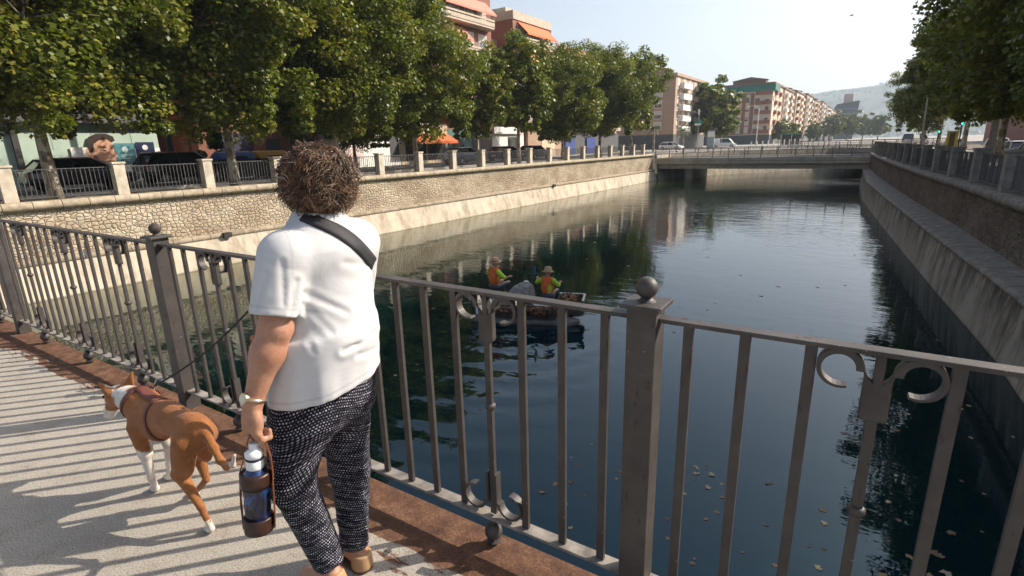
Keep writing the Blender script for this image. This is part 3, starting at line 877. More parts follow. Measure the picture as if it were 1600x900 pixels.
M_GREENA = simple('awning_green', (.02, .17, .13), (.015, .13, .10), .8, 3)
M_MINT = simple('shop_mint', (.45, .55, .46), (.38, .48, .40), .5, 1.5, bst=.05)
M_TEAL = simple('shop_teal', (.10, .20, .18), (.08, .16, .15), .5, 2)
def mat_glass(name='window_glass', c=(.03, .035, .04), r=.12):
    t = NT(name); v = t.sep(t.vor(.9, out='Color'))
    return t.done(t.mix(t.math('MULTIPLY', v[0], .45), c, (.20, .18, .15)), r, 0, None, .8)
M_GLASS = mat_glass()
M_SHUT = simple('roller_shutter', (.55, .50, .42), (.45, .40, .34), .7, 3)
M_ROOF = simple('roof_brown', (.22, .14, .10), (.16, .10, .075), .85, 3)

def window_on(mb_frame, mb_pane, face, c, w, h, shutter=None, mb_sh=None, dep=.10):
    """face: '+x' facade looks to +X; '-y' facade looks to -Y. c = centre on the facade plane"""
    x, y, z = c
    if face == '+x':
        mb_frame.bx(x - .02, x + .05, y - w / 2 - .06, y + w / 2 + .06, z - h / 2 - .08, z - h / 2)
        mb_frame.bx(x - .02, x + .04, y - w / 2 - .06, y - w / 2, z - h / 2, z + h / 2)
        mb_frame.bx(x - .02, x + .04, y + w / 2, y + w / 2 + .06, z - h / 2, z + h / 2)
        mb_frame.bx(x - .02, x + .04, y - .025, y + .025, z - h / 2, z + h / 2)
        mb_frame.bx(x - .02, x + .04, y - w / 2 - .06, y + w / 2 + .06, z + h / 2, z + h / 2 + .07)
        mb_pane.bx(x - .02, x + .012, y - w / 2, y + w / 2, z - h / 2, z + h / 2)
        if shutter: mb_sh.bx(x + .013, x + .03, y - w / 2 + .01, y + w / 2 - .01, z + h / 2 - h * shutter, z + h / 2 - .01)
    else:
        mb_frame.bx(x - w / 2 - .06, x + w / 2 + .06, y - .05, y + .02, z - h / 2 - .08, z - h / 2)
        mb_frame.bx(x - w / 2 - .06, x - w / 2, y - .04, y + .02, z - h / 2, z + h / 2)
        mb_frame.bx(x + w / 2, x + w / 2 + .06, y - .04, y + .02, z - h / 2, z + h / 2)
        mb_frame.bx(x - w / 2 - .06, x + w / 2 + .06, y - .04, y + .02, z + h / 2, z + h / 2 + .07)
        mb_pane.bx(x - w / 2, x + w / 2, y - .012, y + .02, z - h / 2, z + h / 2)
        if shutter: mb_sh.bx(x - w / 2 + .01, x + w / 2 - .01, y - .03, y - .013, z + h / 2 - h * shutter, z + h / 2 - .01)

def add_window(b, face, c, w, h, rg, frame_mat=None, pane=None):
    f, p, s = MB(), MB(), MB()
    sh = rg.choice([None, .35, .6, 1.0, .5])
    window_on(f, p, face, c, w, h, sh, s)
    fo = f.build('window', frame_mat or M_WHITE, b)
    p.build('pane', pane or M_GLASS, fo, off=ORG[fo.name])
    if sh: s.build('shutter', M_SHUT, fo, off=ORG[fo.name])

def balcony_block(label, X, y0, y1, ztop, floors, fh, z1st, depth=14, wall=M_BRICK, band=M_BEIGE, awn=M_SAL, proj=1.2, nwin=4, seed=1, rail_top=True):
    """brick tower: side wall, projecting banded balconies on the canal side"""
    rg = random.Random(seed)
    b = thing('apartment_building', label, 'building', (X, (y0 + y1) / 2, ZL), world=True)
    m = MB(); m.bx(X - depth, X, y0, y1, ZL - .1, ztop); m.build('wall', wall, b)
    m = MB(); m.bx(X - depth, X + .1, y0 - .06, y1 + .06, ztop, ztop + .9); m.bx(X - depth + 2, X - 3, y0 + 3, y1 - 3, ztop + .9, ztop + 2.2); m.build('roof', band, b)
    for k in range(floors):
        z = z1st + fh * k
        m = MB()
        yb0, yb1 = y0 + .5, y1 - .5
        prof = [(X - .02, yb0), (X + proj * .7, yb0), (X + proj, yb0 + .5), (X + proj, yb1 - .5), (X + proj * .7, yb1), (X - .02, yb1)]
        m.prism([(px, py, z - .18) for px, py in prof], (0, 0, .2))
        for (xa, ya), (xb, yb) in zip(prof[:-1], prof[1:]):
            L = math.hypot(xb - xa, yb - ya); an = math.atan2(yb - ya, xb - xa)
            m.box(((xa + xb) / 2, (ya + yb) / 2, z + .22), (L, .1, .38), an)
            m.box(((xa + xb) / 2, (ya + yb) / 2, z + .60), (L, .14, .18), an)
        o = m.build('balcony', band, b)
        m = MB()
        for (xa, ya), (xb, yb) in zip(prof[:-1], prof[1:]):
            m.cyl((xa, ya, z + .92), (xb, yb, z + .92), .02, n=6); m.cyl((xa, ya, z + .8), (xb, yb, z + .8), .012, n=6)
            n = max(1, int(math.hypot(xb - xa, yb - ya) / .8))
            for q in range(n + 1): m.cyl((xa + (xb - xa) * q / n, ya + (yb - ya) * q / n, z + .68), (xa + (xb - xa) * q / n, ya + (yb - ya) * q / n, z + .92), .015, n=5)
        m.build('rail', M_GREY, o, off=ORG[o.name])
        for q in range(nwin):
            yy = y0 + 1.6 + (y1 - y0 - 3.2) * q / max(1, nwin - 1)
            add_window(b, '+x', (X, yy, z + 1.2), 1.3, 2.0, rg)
        if k == floors - 1 or rg.random() < .5:
            m = MB(); a0, a1 = (yb0 + .4, yb1 - .4) if k == floors - 1 else (yb0 + 1, (yb0 + yb1) / 2)
            zt = z + fh - .35; drop = 1.35
            m.prism([(X + .03, a0, zt), (X + proj + .25, a0, zt - drop), (X + proj + .25, a0, zt - drop - .18), (X + proj + .22, a0, zt - drop - .18), (X + proj + .22, a0, zt - drop + .01), (X + .03, a0, zt - .04)], (0, a1 - a0, 0))
            m.build('awning', awn, b)
    return b

balcony_block('red brick apartment tower with a salmon awning on its top balcony', -36.2, 40.4, 50.2, 17.0, 4, 2.9, 4.9, awn=M_SAL, seed=3)
balcony_block('second red brick apartment tower, lower on the right, with orange curtains on its top balcony', -36.4, 54.8, 63.6, 15.6, 4, 2.85, 4.4, awn=M_ORG, seed=5, nwin=3)
balcony_block('brown brick apartment block with terracotta balconies behind the walker', -36.9, 17.4, 31.5, 19.5, 5, 2.95, 3.9, band=M_TERRA, awn=M_ORG, seed=8)
balcony_block('brick apartment block with banded balconies above the mint green shop at the far left', -36.9, -6, 15.4, 19.5, 5, 2.95, 4.6, band=M_BEIGE, awn=M_SAL, seed=9)
balcony_block('lower tan apartment block between the last trees of the left bank', -38.5, 68, 90, 13.5, 4, 2.9, 3.8, wall=M_BRICKT, band=M_BEIGE, awn=M_SAL, seed=12)
# recessed brick links between the towers
for (a, b_, lb) in [(50.3, 54.7, 'recessed brick apartment block between the two red brick towers'), (63.7, 67.9, 'narrow brick infill block beside the second red tower'), (31.6, 40.3, 'recessed brick apartment block left of the salmon awning tower')]:
    bb = thing('apartment_building', lb, 'building', (-40, (a + b_) / 2, ZL), world=True)
    m = MB(); m.bx(-50, -38.6, a, b_, ZL - .1, 13.6); m.build('wall', M_BRICKT, bb)
    if b_ - a > 5:
        rg = random.Random(2)
        for k in range(4):
            for q in range(3): add_window(bb, '+x', (-38.6, a + 1.6 + q * 2.9, 4.8 + k * 2.9), 1.2, 1.4, rg)

# ------------------------------------------------------------------ shops on the left pavement
def shop(name, label, cat, y0, y1, z1, parts, X=-36.0, dep=.9, wall=M_WHITE):
    s = thing(name, label, cat, (X, (y0 + y1) / 2, ZL), world=True)
    m = MB(); m.bx(X - dep, X, y0, y1, ZL - .02, z1); m.build('wall', wall, s)
    for nm, mt, bxs in parts:
        m = MB()
        for b in bxs: m.bx(*b)
        m.build(nm, mt, s)
    return s
X = -36.0
sh1 = shop('shop_front', 'mint green shop front with a dark fascia, behind the far left trees', 'shop', 2.0, 15.3, 3.35,
     [('fascia', simple('fascia_grey', (.12, .115, .12), rough=.5), [(X, X + .5, 1.9, 15.2, 3.36, 4.05)]),
      ('column', simple('shop_column', (.05, .05, .05)), [(X, X + .25, 8.6, 8.85, ZL, 3.3)]), ('column', simple('shop_column', (.05, .05, .05)), [(X, X + .2, 6.4, 6.6, ZL, 3.3)]),
      ('plinth', M_WHITE, [(X, X + .06, 11.2, 15.3, ZL, 2.0)]),
      ('cladding_joint', simple('joint', (.3, .38, .32)), [(X, X + .012, yy, yy + .03, 2.0, 3.3) for yy in (10.2, 12.0, 13.9)])], wall=M_MINT)
def poly_yz(m, pts, x, th=.006, mi=0):
    if x < X + .2: pts = [(12.35 + (a - 10.8) * .78, 1.75 + (b - 1.9) * .88) for a, b in pts]
    m.prism([(x, y, z_) for y, z_ in pts], (th, 0, 0), mi)
# advertising boards
ad = thing('advertising_board', 'advertising picture of a dark haired man looking sideways, half hidden by leaves', 'poster', (X + .12, 11.3, ZL), world=True)
m = MB(); m.bx(X + .07, X + .1, 10.9, 12.9, .9, 2.1); m.build('panel', simple('poster_white', (.8, .8, .76), rough=.4), ad)
sk = simple('poster_skin', (.62, .34, .22), (.55, .29, .19), .45, 3); hr = simple('poster_hair', (.035, .02, .014), rough=.5); bd = simple('poster_beard', (.26, .13, .09), (.2, .1, .07), .5, 8)
fx = X + .101
m = MB(); poly_yz(m, [(10.0, .95), (10.02, 1.5), (9.86, 1.75), (9.8, 2.1), (9.92, 2.3), (10.1, 2.2), (10.25, 2.6), (10.6, 2.8), (11.1, 2.84), (11.42, 2.62), (11.5, 2.3), (11.46, 2.12), (11.6, 1.86), (11.68, 1.72), (11.52, 1.62), (11.56, 1.45), (11.45, 1.2), (11.3, 1.0), (11.0, .92)], fx); m.build('face_print', sk, ad)
m = MB(); poly_yz(m, [(10.0, 2.0), (9.9, 2.5), (10.1, 2.9), (10.6, 3.12), (11.2, 3.12), (11.6, 2.95), (11.68, 2.7), (11.45, 2.58), (11.2, 2.78), (10.7, 2.72), (10.35, 2.5), (10.25, 2.1), (10.15, 1.95)], fx + .007)
poly_yz(m, [(10.62, 2.25), (10.75, 2.36), (11.0, 2.32), (11.15, 2.2), (10.98, 2.25), (10.75, 2.27)], fx + .007); poly_yz(m, [(11.3, 2.2), (11.42, 2.28), (11.5, 2.22), (11.4, 2.2)], fx + .007)
poly_yz(m, [(10.8, 2.08), (10.88, 2.14), (11.02, 2.12), (11.05, 2.06), (10.92, 2.02)], fx + .007); m.build('hair_print', hr, ad)
m = MB(); poly_yz(m, [(10.16, .96), (10.14, 1.7), (10.3, 1.9), (10.5, 1.5), (10.8, 1.42), (11.1, 1.5), (11.4, 1.42), (11.3, 1.1), (11.0, .93)], fx + .0065); m.build('beard_print', bd, ad)
ad2 = thing('advertising_board', 'teal square notice with a pale round emblem on the mint shop front', 'poster', (X + .1, 13.3, ZL), world=True)
m = MB(); m.bx(X + .065, X + .09, 12.95, 13.95, 1.15, 2.3); m.build('panel', simple('teal_print', (.10, .27, .31), rough=.4, bst=.02), ad2)
m = MB(); m.cyl((X + .09, 13.45, 1.95), (X + .096, 13.45, 1.95), .16, n=20)
for q in range(4): m.bx(X + .09, X + .096, 13.18 + .03 * q, 13.72 - .03 * q, 1.62 - .1 * q, 1.66 - .1 * q)
m.build('emblem', simple('pale_print', (.55, .66, .66)), ad2)
ad3 = thing('advertising_board', 'navy square notice with a white round emblem on the mint shop front', 'poster', (X + .1, 14.5, ZL), world=True)
m = MB(); m.bx(X + .065, X + .09, 14.02, 15.0, 1.2, 2.35); m.build('panel', simple('navy_print', (.018, .03, .085), rough=.4, bst=.02), ad3)
m = MB(); m.cyl((X + .09, 14.5, 2.05), (X + .096, 14.5, 2.05), .15, n=20)
for q in range(4): m.bx(X + .09, X + .096, 14.22 + .03 * q, 14.78 - .03 * q, 1.72 - .1 * q, 1.76 - .1 * q)
m.build('emblem', M_WHITE, ad3)

s2 = shop('shop_front', 'dim brown ground floor with purple shutters behind the bins', 'shop', 17.6, 26.6, 3.6,
     [('roller_shutter', simple('purple_shutter', (.035, .03, .075)), [(X, X + .05, 19.0, 21.3, .3, 2.9)]),
      ('door', M_DGREY, [(X, X + .05, 22.2, 23.3, ZL, 2.5)]), ('shop_window', M_GLASS, [(X, X + .04, 24.2, 26.2, .8, 2.7)]),
      ('sign', simple('red_sign', (.4, .03, .02)), [(X, X + .14, 23.6, 26.4, 2.85, 3.35)])], wall=M_BRICK)
s3 = shop('shop_front', 'white shop front with a slanting dark corner and a pink poster wall', 'shop', 26.8, 35.2, 3.3,
     [('poster_wall', simple('pink_posters', (.75, .50, .46), (.66, .62, .60), .6, 4), [(X, X + .03, 29.2, 31.0, .9, 2.7)]),
      ('pipe', M_DGREY, [(X, X + .1, 28.9, 29.0, ZL, 3.2)]),
      ('dark_corner', M_DGREY, [(X, X + .03, 34.0, 35.1, .9, 3.0)])], wall=M_WHITE)
s4 = shop('shop_front', 'cafe front with dark glass under the orange awning', 'shop', 35.3, 41.9, 3.9,
     [('shop_window', M_GLASS, [(X, X + .05, 35.9, 38.6, .5, 2.6), (X, X + .05, 38.9, 41.5, .5, 2.6)]), ('sign', M_WHITE, [(X, X + .08, 39.3, 40.8, 3.2, 3.6)])], wall=M_CREAM)
m = MB(); m.prism([(X + .02, 35.6, 2.95), (X + 1.5, 35.6, 2.2), (X + 1.5, 35.6, 1.98), (X + 1.47, 35.6, 1.98), (X + 1.47, 35.6, 2.17), (X + .02, 35.6, 2.9)], (0, 3.0, 0))
m.prism([(X + .02, 38.7, 2.95), (X + 1.5, 38.7, 2.2), (X + 1.5, 38.7, 1.98), (X + 1.47, 38.7, 1.98), (X + 1.47, 38.7, 2.17), (X + .02, 38.7, 2.9)], (0, 3.0, 0)); m.build('awning', M_ORG, s4)
s5 = shop('shop_front', 'dark teal shop front right of the orange awning', 'shop', 42.0, 47.0, 3.4,
     [('shop_window', M_GLASS, [(X, X + .05, 42.6, 44.4, .6, 2.5)]), ('door', M_DGREY, [(X, X + .05, 45.9, 46.8, ZL, 2.4)])], wall=M_TEAL)
s6 = shop('shop_front', 'bright white shop front with a broad blank white sign board', 'shop', 47.2, 56.0, 2.9,
     [('sign', M_WHITE, [(X, X + .3, 49.5, 55.5, 2.95, 3.7)]), ('door', M_GLASS, [(X, X + .05, 52.6, 54.6, ZL, 2.6)]), ('dark_panel', simple('brown_panel', (.16, .11, .09)), [(X, X + .06, 47.3, 49.4, ZL, 2.8)])], wall=M_WHITE)
s7 = shop('shop_front', 'peach shop front with a green pharmacy style sign board above a roller shutter', 'shop', 57, 66, 3.3,
     [('sign', simple('green_sign', (.03, .20, .11)), [(X, X + .3, 60, 64, 2.8, 3.5)]), ('roller_shutter', M_CREAM, [(X, X + .05, 60.2, 63.6, .2, 2.6)])], wall=M_BRICKP)
s8 = shop('shop_front', 'shaded ground floor arcade with blue hoardings near the road bridge', 'shop', 68.2, 89.8, 3.2,
     [('hoarding', simple('blue_hoarding', (.012, .04, .22)), [(X - 1.9, X - 1.8, 70, 73, .2, 2.6)]), ('hoarding', simple('blue_hoarding', (.012, .04, .22)), [(X - 1.9, X - 1.8, 77, 80, .2, 2.6)])], X=-38.0, dep=.4, wall=M_DGREY)

# ------------------------------------------------------------------ far apartment blocks
def grid_block(name, label, X0, X1, Y0_, Y1_, ztop, floors, wall, sideX=None, front=None, top_band=None, seed=1, roof_eave=.5, balc=None, attic=None):
    rg = random.Random(seed); b = thing(name, label, 'building', ((X0 + X1) / 2, (Y0_ + Y1_) / 2, 0), world=True)
    m = MB(); m.bx(X0, X1, Y0_, Y1_, -.2, ztop); m.build('wall', wall, b)
    m = MB(); m.bx(X0 - .3, X1 + roof_eave, Y0_ - roof_eave, Y1_ + .3, ztop, ztop + .55)
    m.bx(X0 + 2, X1 - 3, Y0_ + 3, Y0_ + 7, ztop + .55, ztop + 1.9); m.prism([(X0 + 1.6, Y0_ + 2.6, ztop + 1.9), (X1 - 2.6, Y0_ + 2.6, ztop + 1.9), ((X0 + X1) / 2, Y0_ + 2.6, ztop + 2.9)], (0, 5, 0))
    m.build('roof', M_ROOF if top_band is None else top_band, b)
    fh = (ztop - 3.6) / floors
    m = MB(); m.bx(X0 + .5, X1 + .06, Y0_ - .06, Y1_ - .5, 0, 3.1); m.build('ground_floor', M_DGREY, b)
    nX = front or 0; nY = sideX or 0
    for k in range(floors):
        z = 3.9 + fh * (k + .45)
        for q in range(nX):
            x = X0 + (X1 - X0) * (q + .5) / nX
            add_window(b, '-y', (x, Y0_, z), 1.5 if q % 2 else 1.2, 1.45, rg)
        for q in range(nY):
            y = Y0_ + (Y1_ - Y0_) * (q + .5) / nY
            add_window(b, '+x', (X1, y, z), 1.5, 1.5, rg)
    if balc:
        for (face, a0, a1, mt, pr) in balc:
            for k in range(floors):
                z = 3.7 + fh * k
                m = MB()
                if face == '+x': m.bx(X1 - .01, X1 + pr, a0, a1, z - .12, z + .02); m.bx(X1 + pr - .1, X1 + pr, a0, a1, z + .02, z + 1.0); m.bx(X1, X1 + pr, a0, a0 + .1, z + .021, z + 1.0)
                else: m.bx(a0, a1, Y0_ - pr, Y0_ + .01, z - .12, z + .02); m.bx(a0, a1, Y0_ - pr, Y0_ - pr + .1, z + .02, z + 1.0)
                m.build('balcony', mt, b)
    if attic:
        m = MB(); m.bx(X0 + 1, X1 + .7, Y0_ - .7, Y0_ + 9, ztop - 2.0, ztop - .15); m.build('awning', attic, b)
    return b
grid_block('apartment_building', 'pink brick corner apartment block with a flat roof, just beyond the road bridge', -50, -36, 114, 138, 14.6, 5, M_BRICKP, 6, 2, top_band=M_BRICKP, seed=3, roof_eave=.35,
           balc=[('+x', 117, 123, M_WHITE, .9), ('+x', 128, 134, M_BEIGE, .9)])
grid_block('apartment_building', 'wide low brick block behind the big rounded tree', -72, -47, 196, 214, 17.5, 5, M_BRICKT, 0, 8, seed=4, attic=M_GREENA)
dd = grid_block('apartment_building', 'cream and brick corner block with a green attic awning', -46.5, -31, 201, 222, 19.2, 5, M_CREAM, 5, 5, seed=6, attic=M_GREENA,
           balc=[('-y', -36.2, -31.3, M_RED, .8), ('+x', 205, 209, M_RED, .8), ('+x', 214, 218, M_RED, .8)])
m = MB()
for k in range(6): m.bx(-46.4, -37, 200.93, 200.99, 3.4 + k * 2.6, 3.65 + k * 2.6)
m.build('brick_band', M_RED, dd)
m = MB()
for q in range(4): m.bx(-45.6 + q * 2.6, -44.4 + q * 2.6, 200.95, 200.985, 3.7, 16.5)
m.build('brick_bay', M_BRICK, dd)
lbls = ['first', 'second', 'third', 'fourth', 'fifth', 'sixth', 'seventh']
cols = [M_BRICKT, M_CREAM, M_BRICKP, M_CREAM, M_BRICKT, M_WHITE, M_CREAM]
for i in range(7):
    y0 = 223 + i * 27
    X1 = -30.6 + i * .9
    grid_block('apartment_building', lbls[i] + ' block of the long receding apartment row after the green awning corner', X1 - 14, X1, y0, y0 + 25, 19 + (i % 3) * .6 - (i > 4) * 2, 6, cols[i], 5, 0, seed=20 + i, roof_eave=.4,
           balc=[('+x', y0 + 2, y0 + 7, M_RED if i % 2 else M_WHITE, 1.1), ('+x', y0 + 14, y0 + 20, M_BEIGE if i != 5 else M_WHITE, 1.1)])
# dark office block, wider at its top
ob = thing('office_block', 'dark glass office block with a slanting side, far off in front of the hill', 'building', (-24, 515, 0), world=True)
m = MB(); m.prism([(-33, 510, 0), (-18.3, 510, 0), (-16.4, 510, 29.0), (-31.5, 510, 27.0), (-33, 510, 24)], (0, 14, 0)); m.build('wall', simple('dark_glass', (.035, .05, .06), (.025, .04, .05), .35, 2), ob)
m = MB(); m.bx(-27.5, -21, 513, 519, 28, 34.5); m.build('roof_plant_room', simple('plant_room', (.5, .36, .33), rough=.8), ob)
m = MB()
for k in range(6): m.bx(-31.2, -17.6, 509.9, 509.99, 6 + k * 3.4, 6.25 + k * 3.4)
m.build('floor_band', M_GREY, ob)
# right bank wall and buildings glimpsed under the crowns
rbw = thing('boundary_wall', 'plain grey rendered wall behind the parked cars on the right bank', 'wall', (18, 50, 0), world=True)
m = MB(); m.bx(17.5, 17.9, 30, 96, -.02, 3.2); m.bx(17.4, 18.0, 30, 96, 3.2, 3.35); m.build('wall', simple('render_grey', (.24, .22, .24), (.19, .17, .19), .85, .8), rbw)
for i, (y0, y1, h, mt, lb) in enumerate([(20, 58, 15, M_BRICKT, 'tan brick building behind the right bank trees'), (60, 92, 12, M_BRICKP, 'pinkish building glimpsed under the right bank crowns'), (104, 150, 10, M_BRICK, 'low red brick building far along the right bank')]):
    bb = thing('apartment_building', lb, 'building', (26, (y0 + y1) / 2, 0), world=True)
    m = MB(); m.bx(24 - 6 * (i == 2), 40, y0, y1, -.2, h); m.build('wall', mt, bb)
    m = MB(); m.bx(23.6 - 6 * (i == 2), 40.3, y0 - .3, y1 + .3, h, h + .4); m.build('roof', M_ROOF, bb)

# ------------------------------------------------------------------ hills
def hill(name, x0, x1, y0, y1, fn, nx, ny, mat):
    m = MB(); base = 0
    for j in range(ny + 1):
        for i in range(nx + 1):
            x = x0 + (x1 - x0) * i / nx; y = y0 + (y1 - y0) * j / ny
            m.v.append((x, y, fn(x, y)))
    for j in range(ny):
        for i in range(nx):
            a = j * (nx + 1) + i
            m.f.append((a, a + 1, a + nx + 2, a + nx + 1)); m.m.append(0)
    o = m.build(name, mat, smooth=True); tag(o, kind='structure'); return o
def hfn(x, y):
    u = min(1, max(0, (y - 1500) / 1100)); s = u * u * (3 - 2 * u)
    top = 218 + 10 * math.sin(x / 330) + 7 * math.sin(x / 97 + 1) + 3 * math.sin(x / 31)
    if x < -260: top -= min(60, (-260 - x) * .10)
    return -8 + top * s * (.92 + .08 * math.sin(y / 140 + x / 210)) + 4 * math.sin(x / 23 + y / 37) * s
t = NT('hill_scrub'); 
cc = t.ramp(t.noise(.012, 8, .68), [(.34, (.018, .030, .016)), (.5, (.035, .05, .026)), (.62, (.09, .085, .06)), (.7, (.03, .042, .022))])
M_HILL = t.done(cc, .95, 0, t.bump(t.noise(.03, 6), 1, 8))
hill('hill', -1600, 1600, 1400, 2900, hfn, 110, 50, M_HILL)
# woods along the ridge
rg = random.Random(3); cl = []
for i in range(900):
    x = rg.uniform(-700, 300); y = 2600 + rg.uniform(-260, 60)
    cl.append((x, y, hfn(x, y) + rg.uniform(2, 7), rg.uniform(4, 9)))
for i in range(900):
    x = rg.uniform(-500, 200); y = rg.uniform(1500, 2500)
    cl.append((x, y, hfn(x, y) + 3, rg.uniform(4, 9)))
o = link_mesh('ridge_wood', leaf_mesh('ridge_wood', cl, 30, 3.2, 5, M_LEAFD)); tag(o, 'hazy wooded ridge of the hill on the horizon', 'wood', kind='stuff')
# ------------------------------------------------------------------ cars
def car_paint(name, c):
    t = NT(name); t.b.inputs['Coat Weight'].default_value = .7; t.b.inputs['Coat Roughness'].default_value = .06
    return t.done(c, .32, .3 if sum(c) < 1 else 0, None, .5)
M_TYRE = simple('tyre', (.02, .02, .02), rough=.8); M_RIM = simple('alloy_rim', (.5, .5, .5), rough=.3, metal=.8)
M_CGL = simple('car_glass', (.012, .016, .018), (.012, .016, .018), .06, bst=0, spec=.9)
M_LAMPR = simple('tail_lamp_red', (.35, .015, .012), rough=.25); M_LAMPW = simple('headlamp_clear', (.6, .62, .62), rough=.15)
def car_mesh_parts(paint, suv=False, van=False):
    L = 4.3 if not van else 4.9; Wd = 1.78 if not van else 1.9
    zb = .26 if not suv else .32
    belt = .92 if not suv else 1.02
    top = 1.46 if not suv else 1.62
    if van: belt, top = 1.05, 1.92
    hl = L / 2
    # body sections: (x, zlow, zhigh, halfwidth)
    S = [(-hl, .42, belt - .12, .62), (-hl + .08, zb + .06, belt - .02, .80), (-hl + .5, zb, belt + .01, .87), (-.7, zb, belt, .89), (.6, zb, belt - .01, .89), (hl - 1.05, zb, belt - .06, .88), (hl - .3, zb, belt - .2, .82), (hl - .06, zb + .08, belt - .34, .70), (hl, .44, belt - .42, .55)]
    if van: S = [(-hl, .42, belt, .85), (-hl + .08, zb, belt + .02, .93), (-.7, zb, belt, .94), (.9, zb, belt, .94), (hl - .7, zb, belt - .05, .92), (hl - .2, zb, belt - .3, .85), (hl, .44, belt - .45, .7)]
    body = MB(); n = 10
    for (x, z0, z1, w) in S:
        pts = [(-w * .86, z0), (-w, z0 + .16), (-w * 1.0, (z0 + z1) / 2), (-w * .985, z1 - .08), (-w * .9, z1), (w * .9, z1), (w * .985, z1 - .08), (w, (z0 + z1) / 2), (w, z0 + .16), (w * .86, z0)]
        body.v += [(x, y, z) for y, z in pts]
    for i in range(len(S) - 1):
        for k in range(n):
            a = i * n + k; b = i * n + (k + 1) % n
            body.f.append((a, a + n, b + n, b)); body.m.append(0)
    body.f.append(tuple(range(n))); body.m.append(0); e = (len(S) - 1) * n
    body.f.append(tuple(range(e, e + n))[::-1]); body.m.append(0)
    # cabin: glass volume + roof + pillars
    if van: G = [(-hl + .05, -hl + .22, .84), (hl - 1.35, hl - .75, .80)]; xr0, xr1, xb0, xb1 = -hl + .2, hl - 1.5, -hl + .06, hl - .7
    elif suv: xr0, xr1, xb0, xb1 = -hl + .55, .35, -hl + .12, 1.15
    else: xr0, xr1, xb0, xb1 = -hl + .75, .25, -hl + .22, 1.12
    wb, wt = Wd / 2 - .07, Wd / 2 - .24
    g = MB()
    g.add([(xb0, -wb, belt - .02), (xb1, -wb, belt - .05), (xb1, wb, belt - .05), (xb0, wb, belt - .02), (xr0, -wt, top - .05), (xr1, -wt, top - .05), (xr1, wt, top - .05), (xr0, wt, top - .05)],
          [(0, 1, 5, 4), (1, 2, 6, 5), (2, 3, 7, 6), (3, 0, 4, 7), (4, 5, 6, 7)])
    r = MB()
    r.add([(xr0 - .12, -wt - .02, top - .06), (xr1 + .1, -wt - .02, top - .06), (xr1 + .1, wt + .02, top - .06), (xr0 - .12, wt + .02, top - .06), (xr0 + .05, -wt + .1, top), (xr1 - .1, -wt + .1, top), (xr1 - .1, wt - .1, top), (xr0 + .05, wt - .1, top)],
          [(0, 1, 5, 4), (1, 2, 6, 5), (2, 3, 7, 6), (3, 0, 4, 7), (4, 5, 6, 7), (3, 2, 1, 0)])
    for s in (-1, 1):
        for (xa, xc) in ((xb0, xr0), (xb1, xr1)):
            r.tube([(xa, s * (wb + .005), belt - .03), (xc, s * (wt + .01), top - .05)], .045, 5)
        xm = (xb0 + xb1) / 2 - .05; r.tube([(xm, s * (wb + .004), belt), (xm - .03, s * (wt + .012), top - .05)], .035, 5)
        if van: r.add([(xb0, s * (wb + .006), belt), (xm - .3, s * (wb + .006), belt), (xm - .35, s * (wt + .012), top - .05), (xr0, s * (wt + .012), top - .05)], [(0, 1, 2, 3)])
    return body, g, r, hl, belt, Wd
def make_car(name, label, cat, paint, loc, rz, suv=False, van=False, group='cars parked on the left bank'):
    c = thing(name, label, cat, loc, rz, group)
    body, g, r, hl, belt, Wd = car_mesh_parts(paint, suv, van)
    bo = body.build('body', paint, c, smooth=False, bevel=.03)
    g.build('windows', M_CGL, c); r.build('roof', paint, c)
    for sx in (-hl + .82, hl - .85):
        for s in (-1, 1):
            m = MB(); m.cyl((sx, s * (Wd / 2 - .2), .32), (sx, s * (Wd / 2 + .005), .32), .32, n=20); w = m.build('wheel', M_TYRE, c, smooth=False)
            m = MB(); m.cyl((sx, s * (Wd / 2 + .0), .32), (sx, s * (Wd / 2 + .015), .32), .2, n=14); m.build('rim', M_RIM, w, off=Vector((0, 0, 0)))
    for s in (-1, 1):
        m = MB(); m.box((-hl + .04, s * .62, belt - .16), (.12, .28, .18)); m.build('tail_lamp', M_LAMPR, c, bevel=.02)
        m = MB(); m.box((hl - .12, s * .58, belt - .42), (.22, .3, .12)); m.build('headlight', M_LAMPW, c, bevel=.02)
        m = MB(); m.box((.72 if not van else 1.4, s * (Wd / 2 + .08), belt + .03), (.1, .18, .13)); m.build('mirror', paint, c, bevel=.02)
    m = MB(); m.box((-hl - .005, 0, .6), (.02, .5, .11)); m.build('number_plate', M_WHITE, c)
    return c
PB = car_paint('paint_black', (.012, .012, .014)); PD = car_paint('paint_dark_blue', (.02, .03, .06)); PW = car_paint('paint_white', (.72, .72, .70))
PS = car_paint('paint_silver', (.32, .33, .35)); PL = car_paint('paint_blue_grey', (.12, .16, .24)); PN = car_paint('paint_navy', (.02, .03, .10))
z = ZL + .005
make_car('parked_car', 'black sloping roof SUV parked beside the square pillar, left of the blue bin', 'car', PB, (-30.6, 14.0, z), R(90), suv=True)
make_car('parked_car', 'black hatchback parked in front of the advertising picture of the man', 'car', PB, (-30.6, 9.5, z), R(90))
make_car('parked_car', 'dark parked car under the crown of the far left tree', 'car', PD, (-30.6, 3.9, z), R(90))
make_car('parked_car', 'silver blue parked car seen between pillars in front of the white shop', 'car', PL, (-30.8, 37.9, z), R(90))
make_car('parked_car', 'dark parked car in front of the peach shop front', 'car', PN, (-30.8, 44.6, z), R(90))
make_car('parked_car', 'light blue parked car, right of the dark one by the peach shop front', 'car', PL, (-30.8, 50.0, z), R(90))
make_car('parked_car', 'white car coming off the left end of the road bridge', 'car', PW, (-31.5, 99, 0.1), R(-5), group=None)
make_car('parked_car', 'white van standing behind the road bridge railing near its left end', 'van', PW, (-27.5, 122, 0.1), R(5), van=True, group=None)
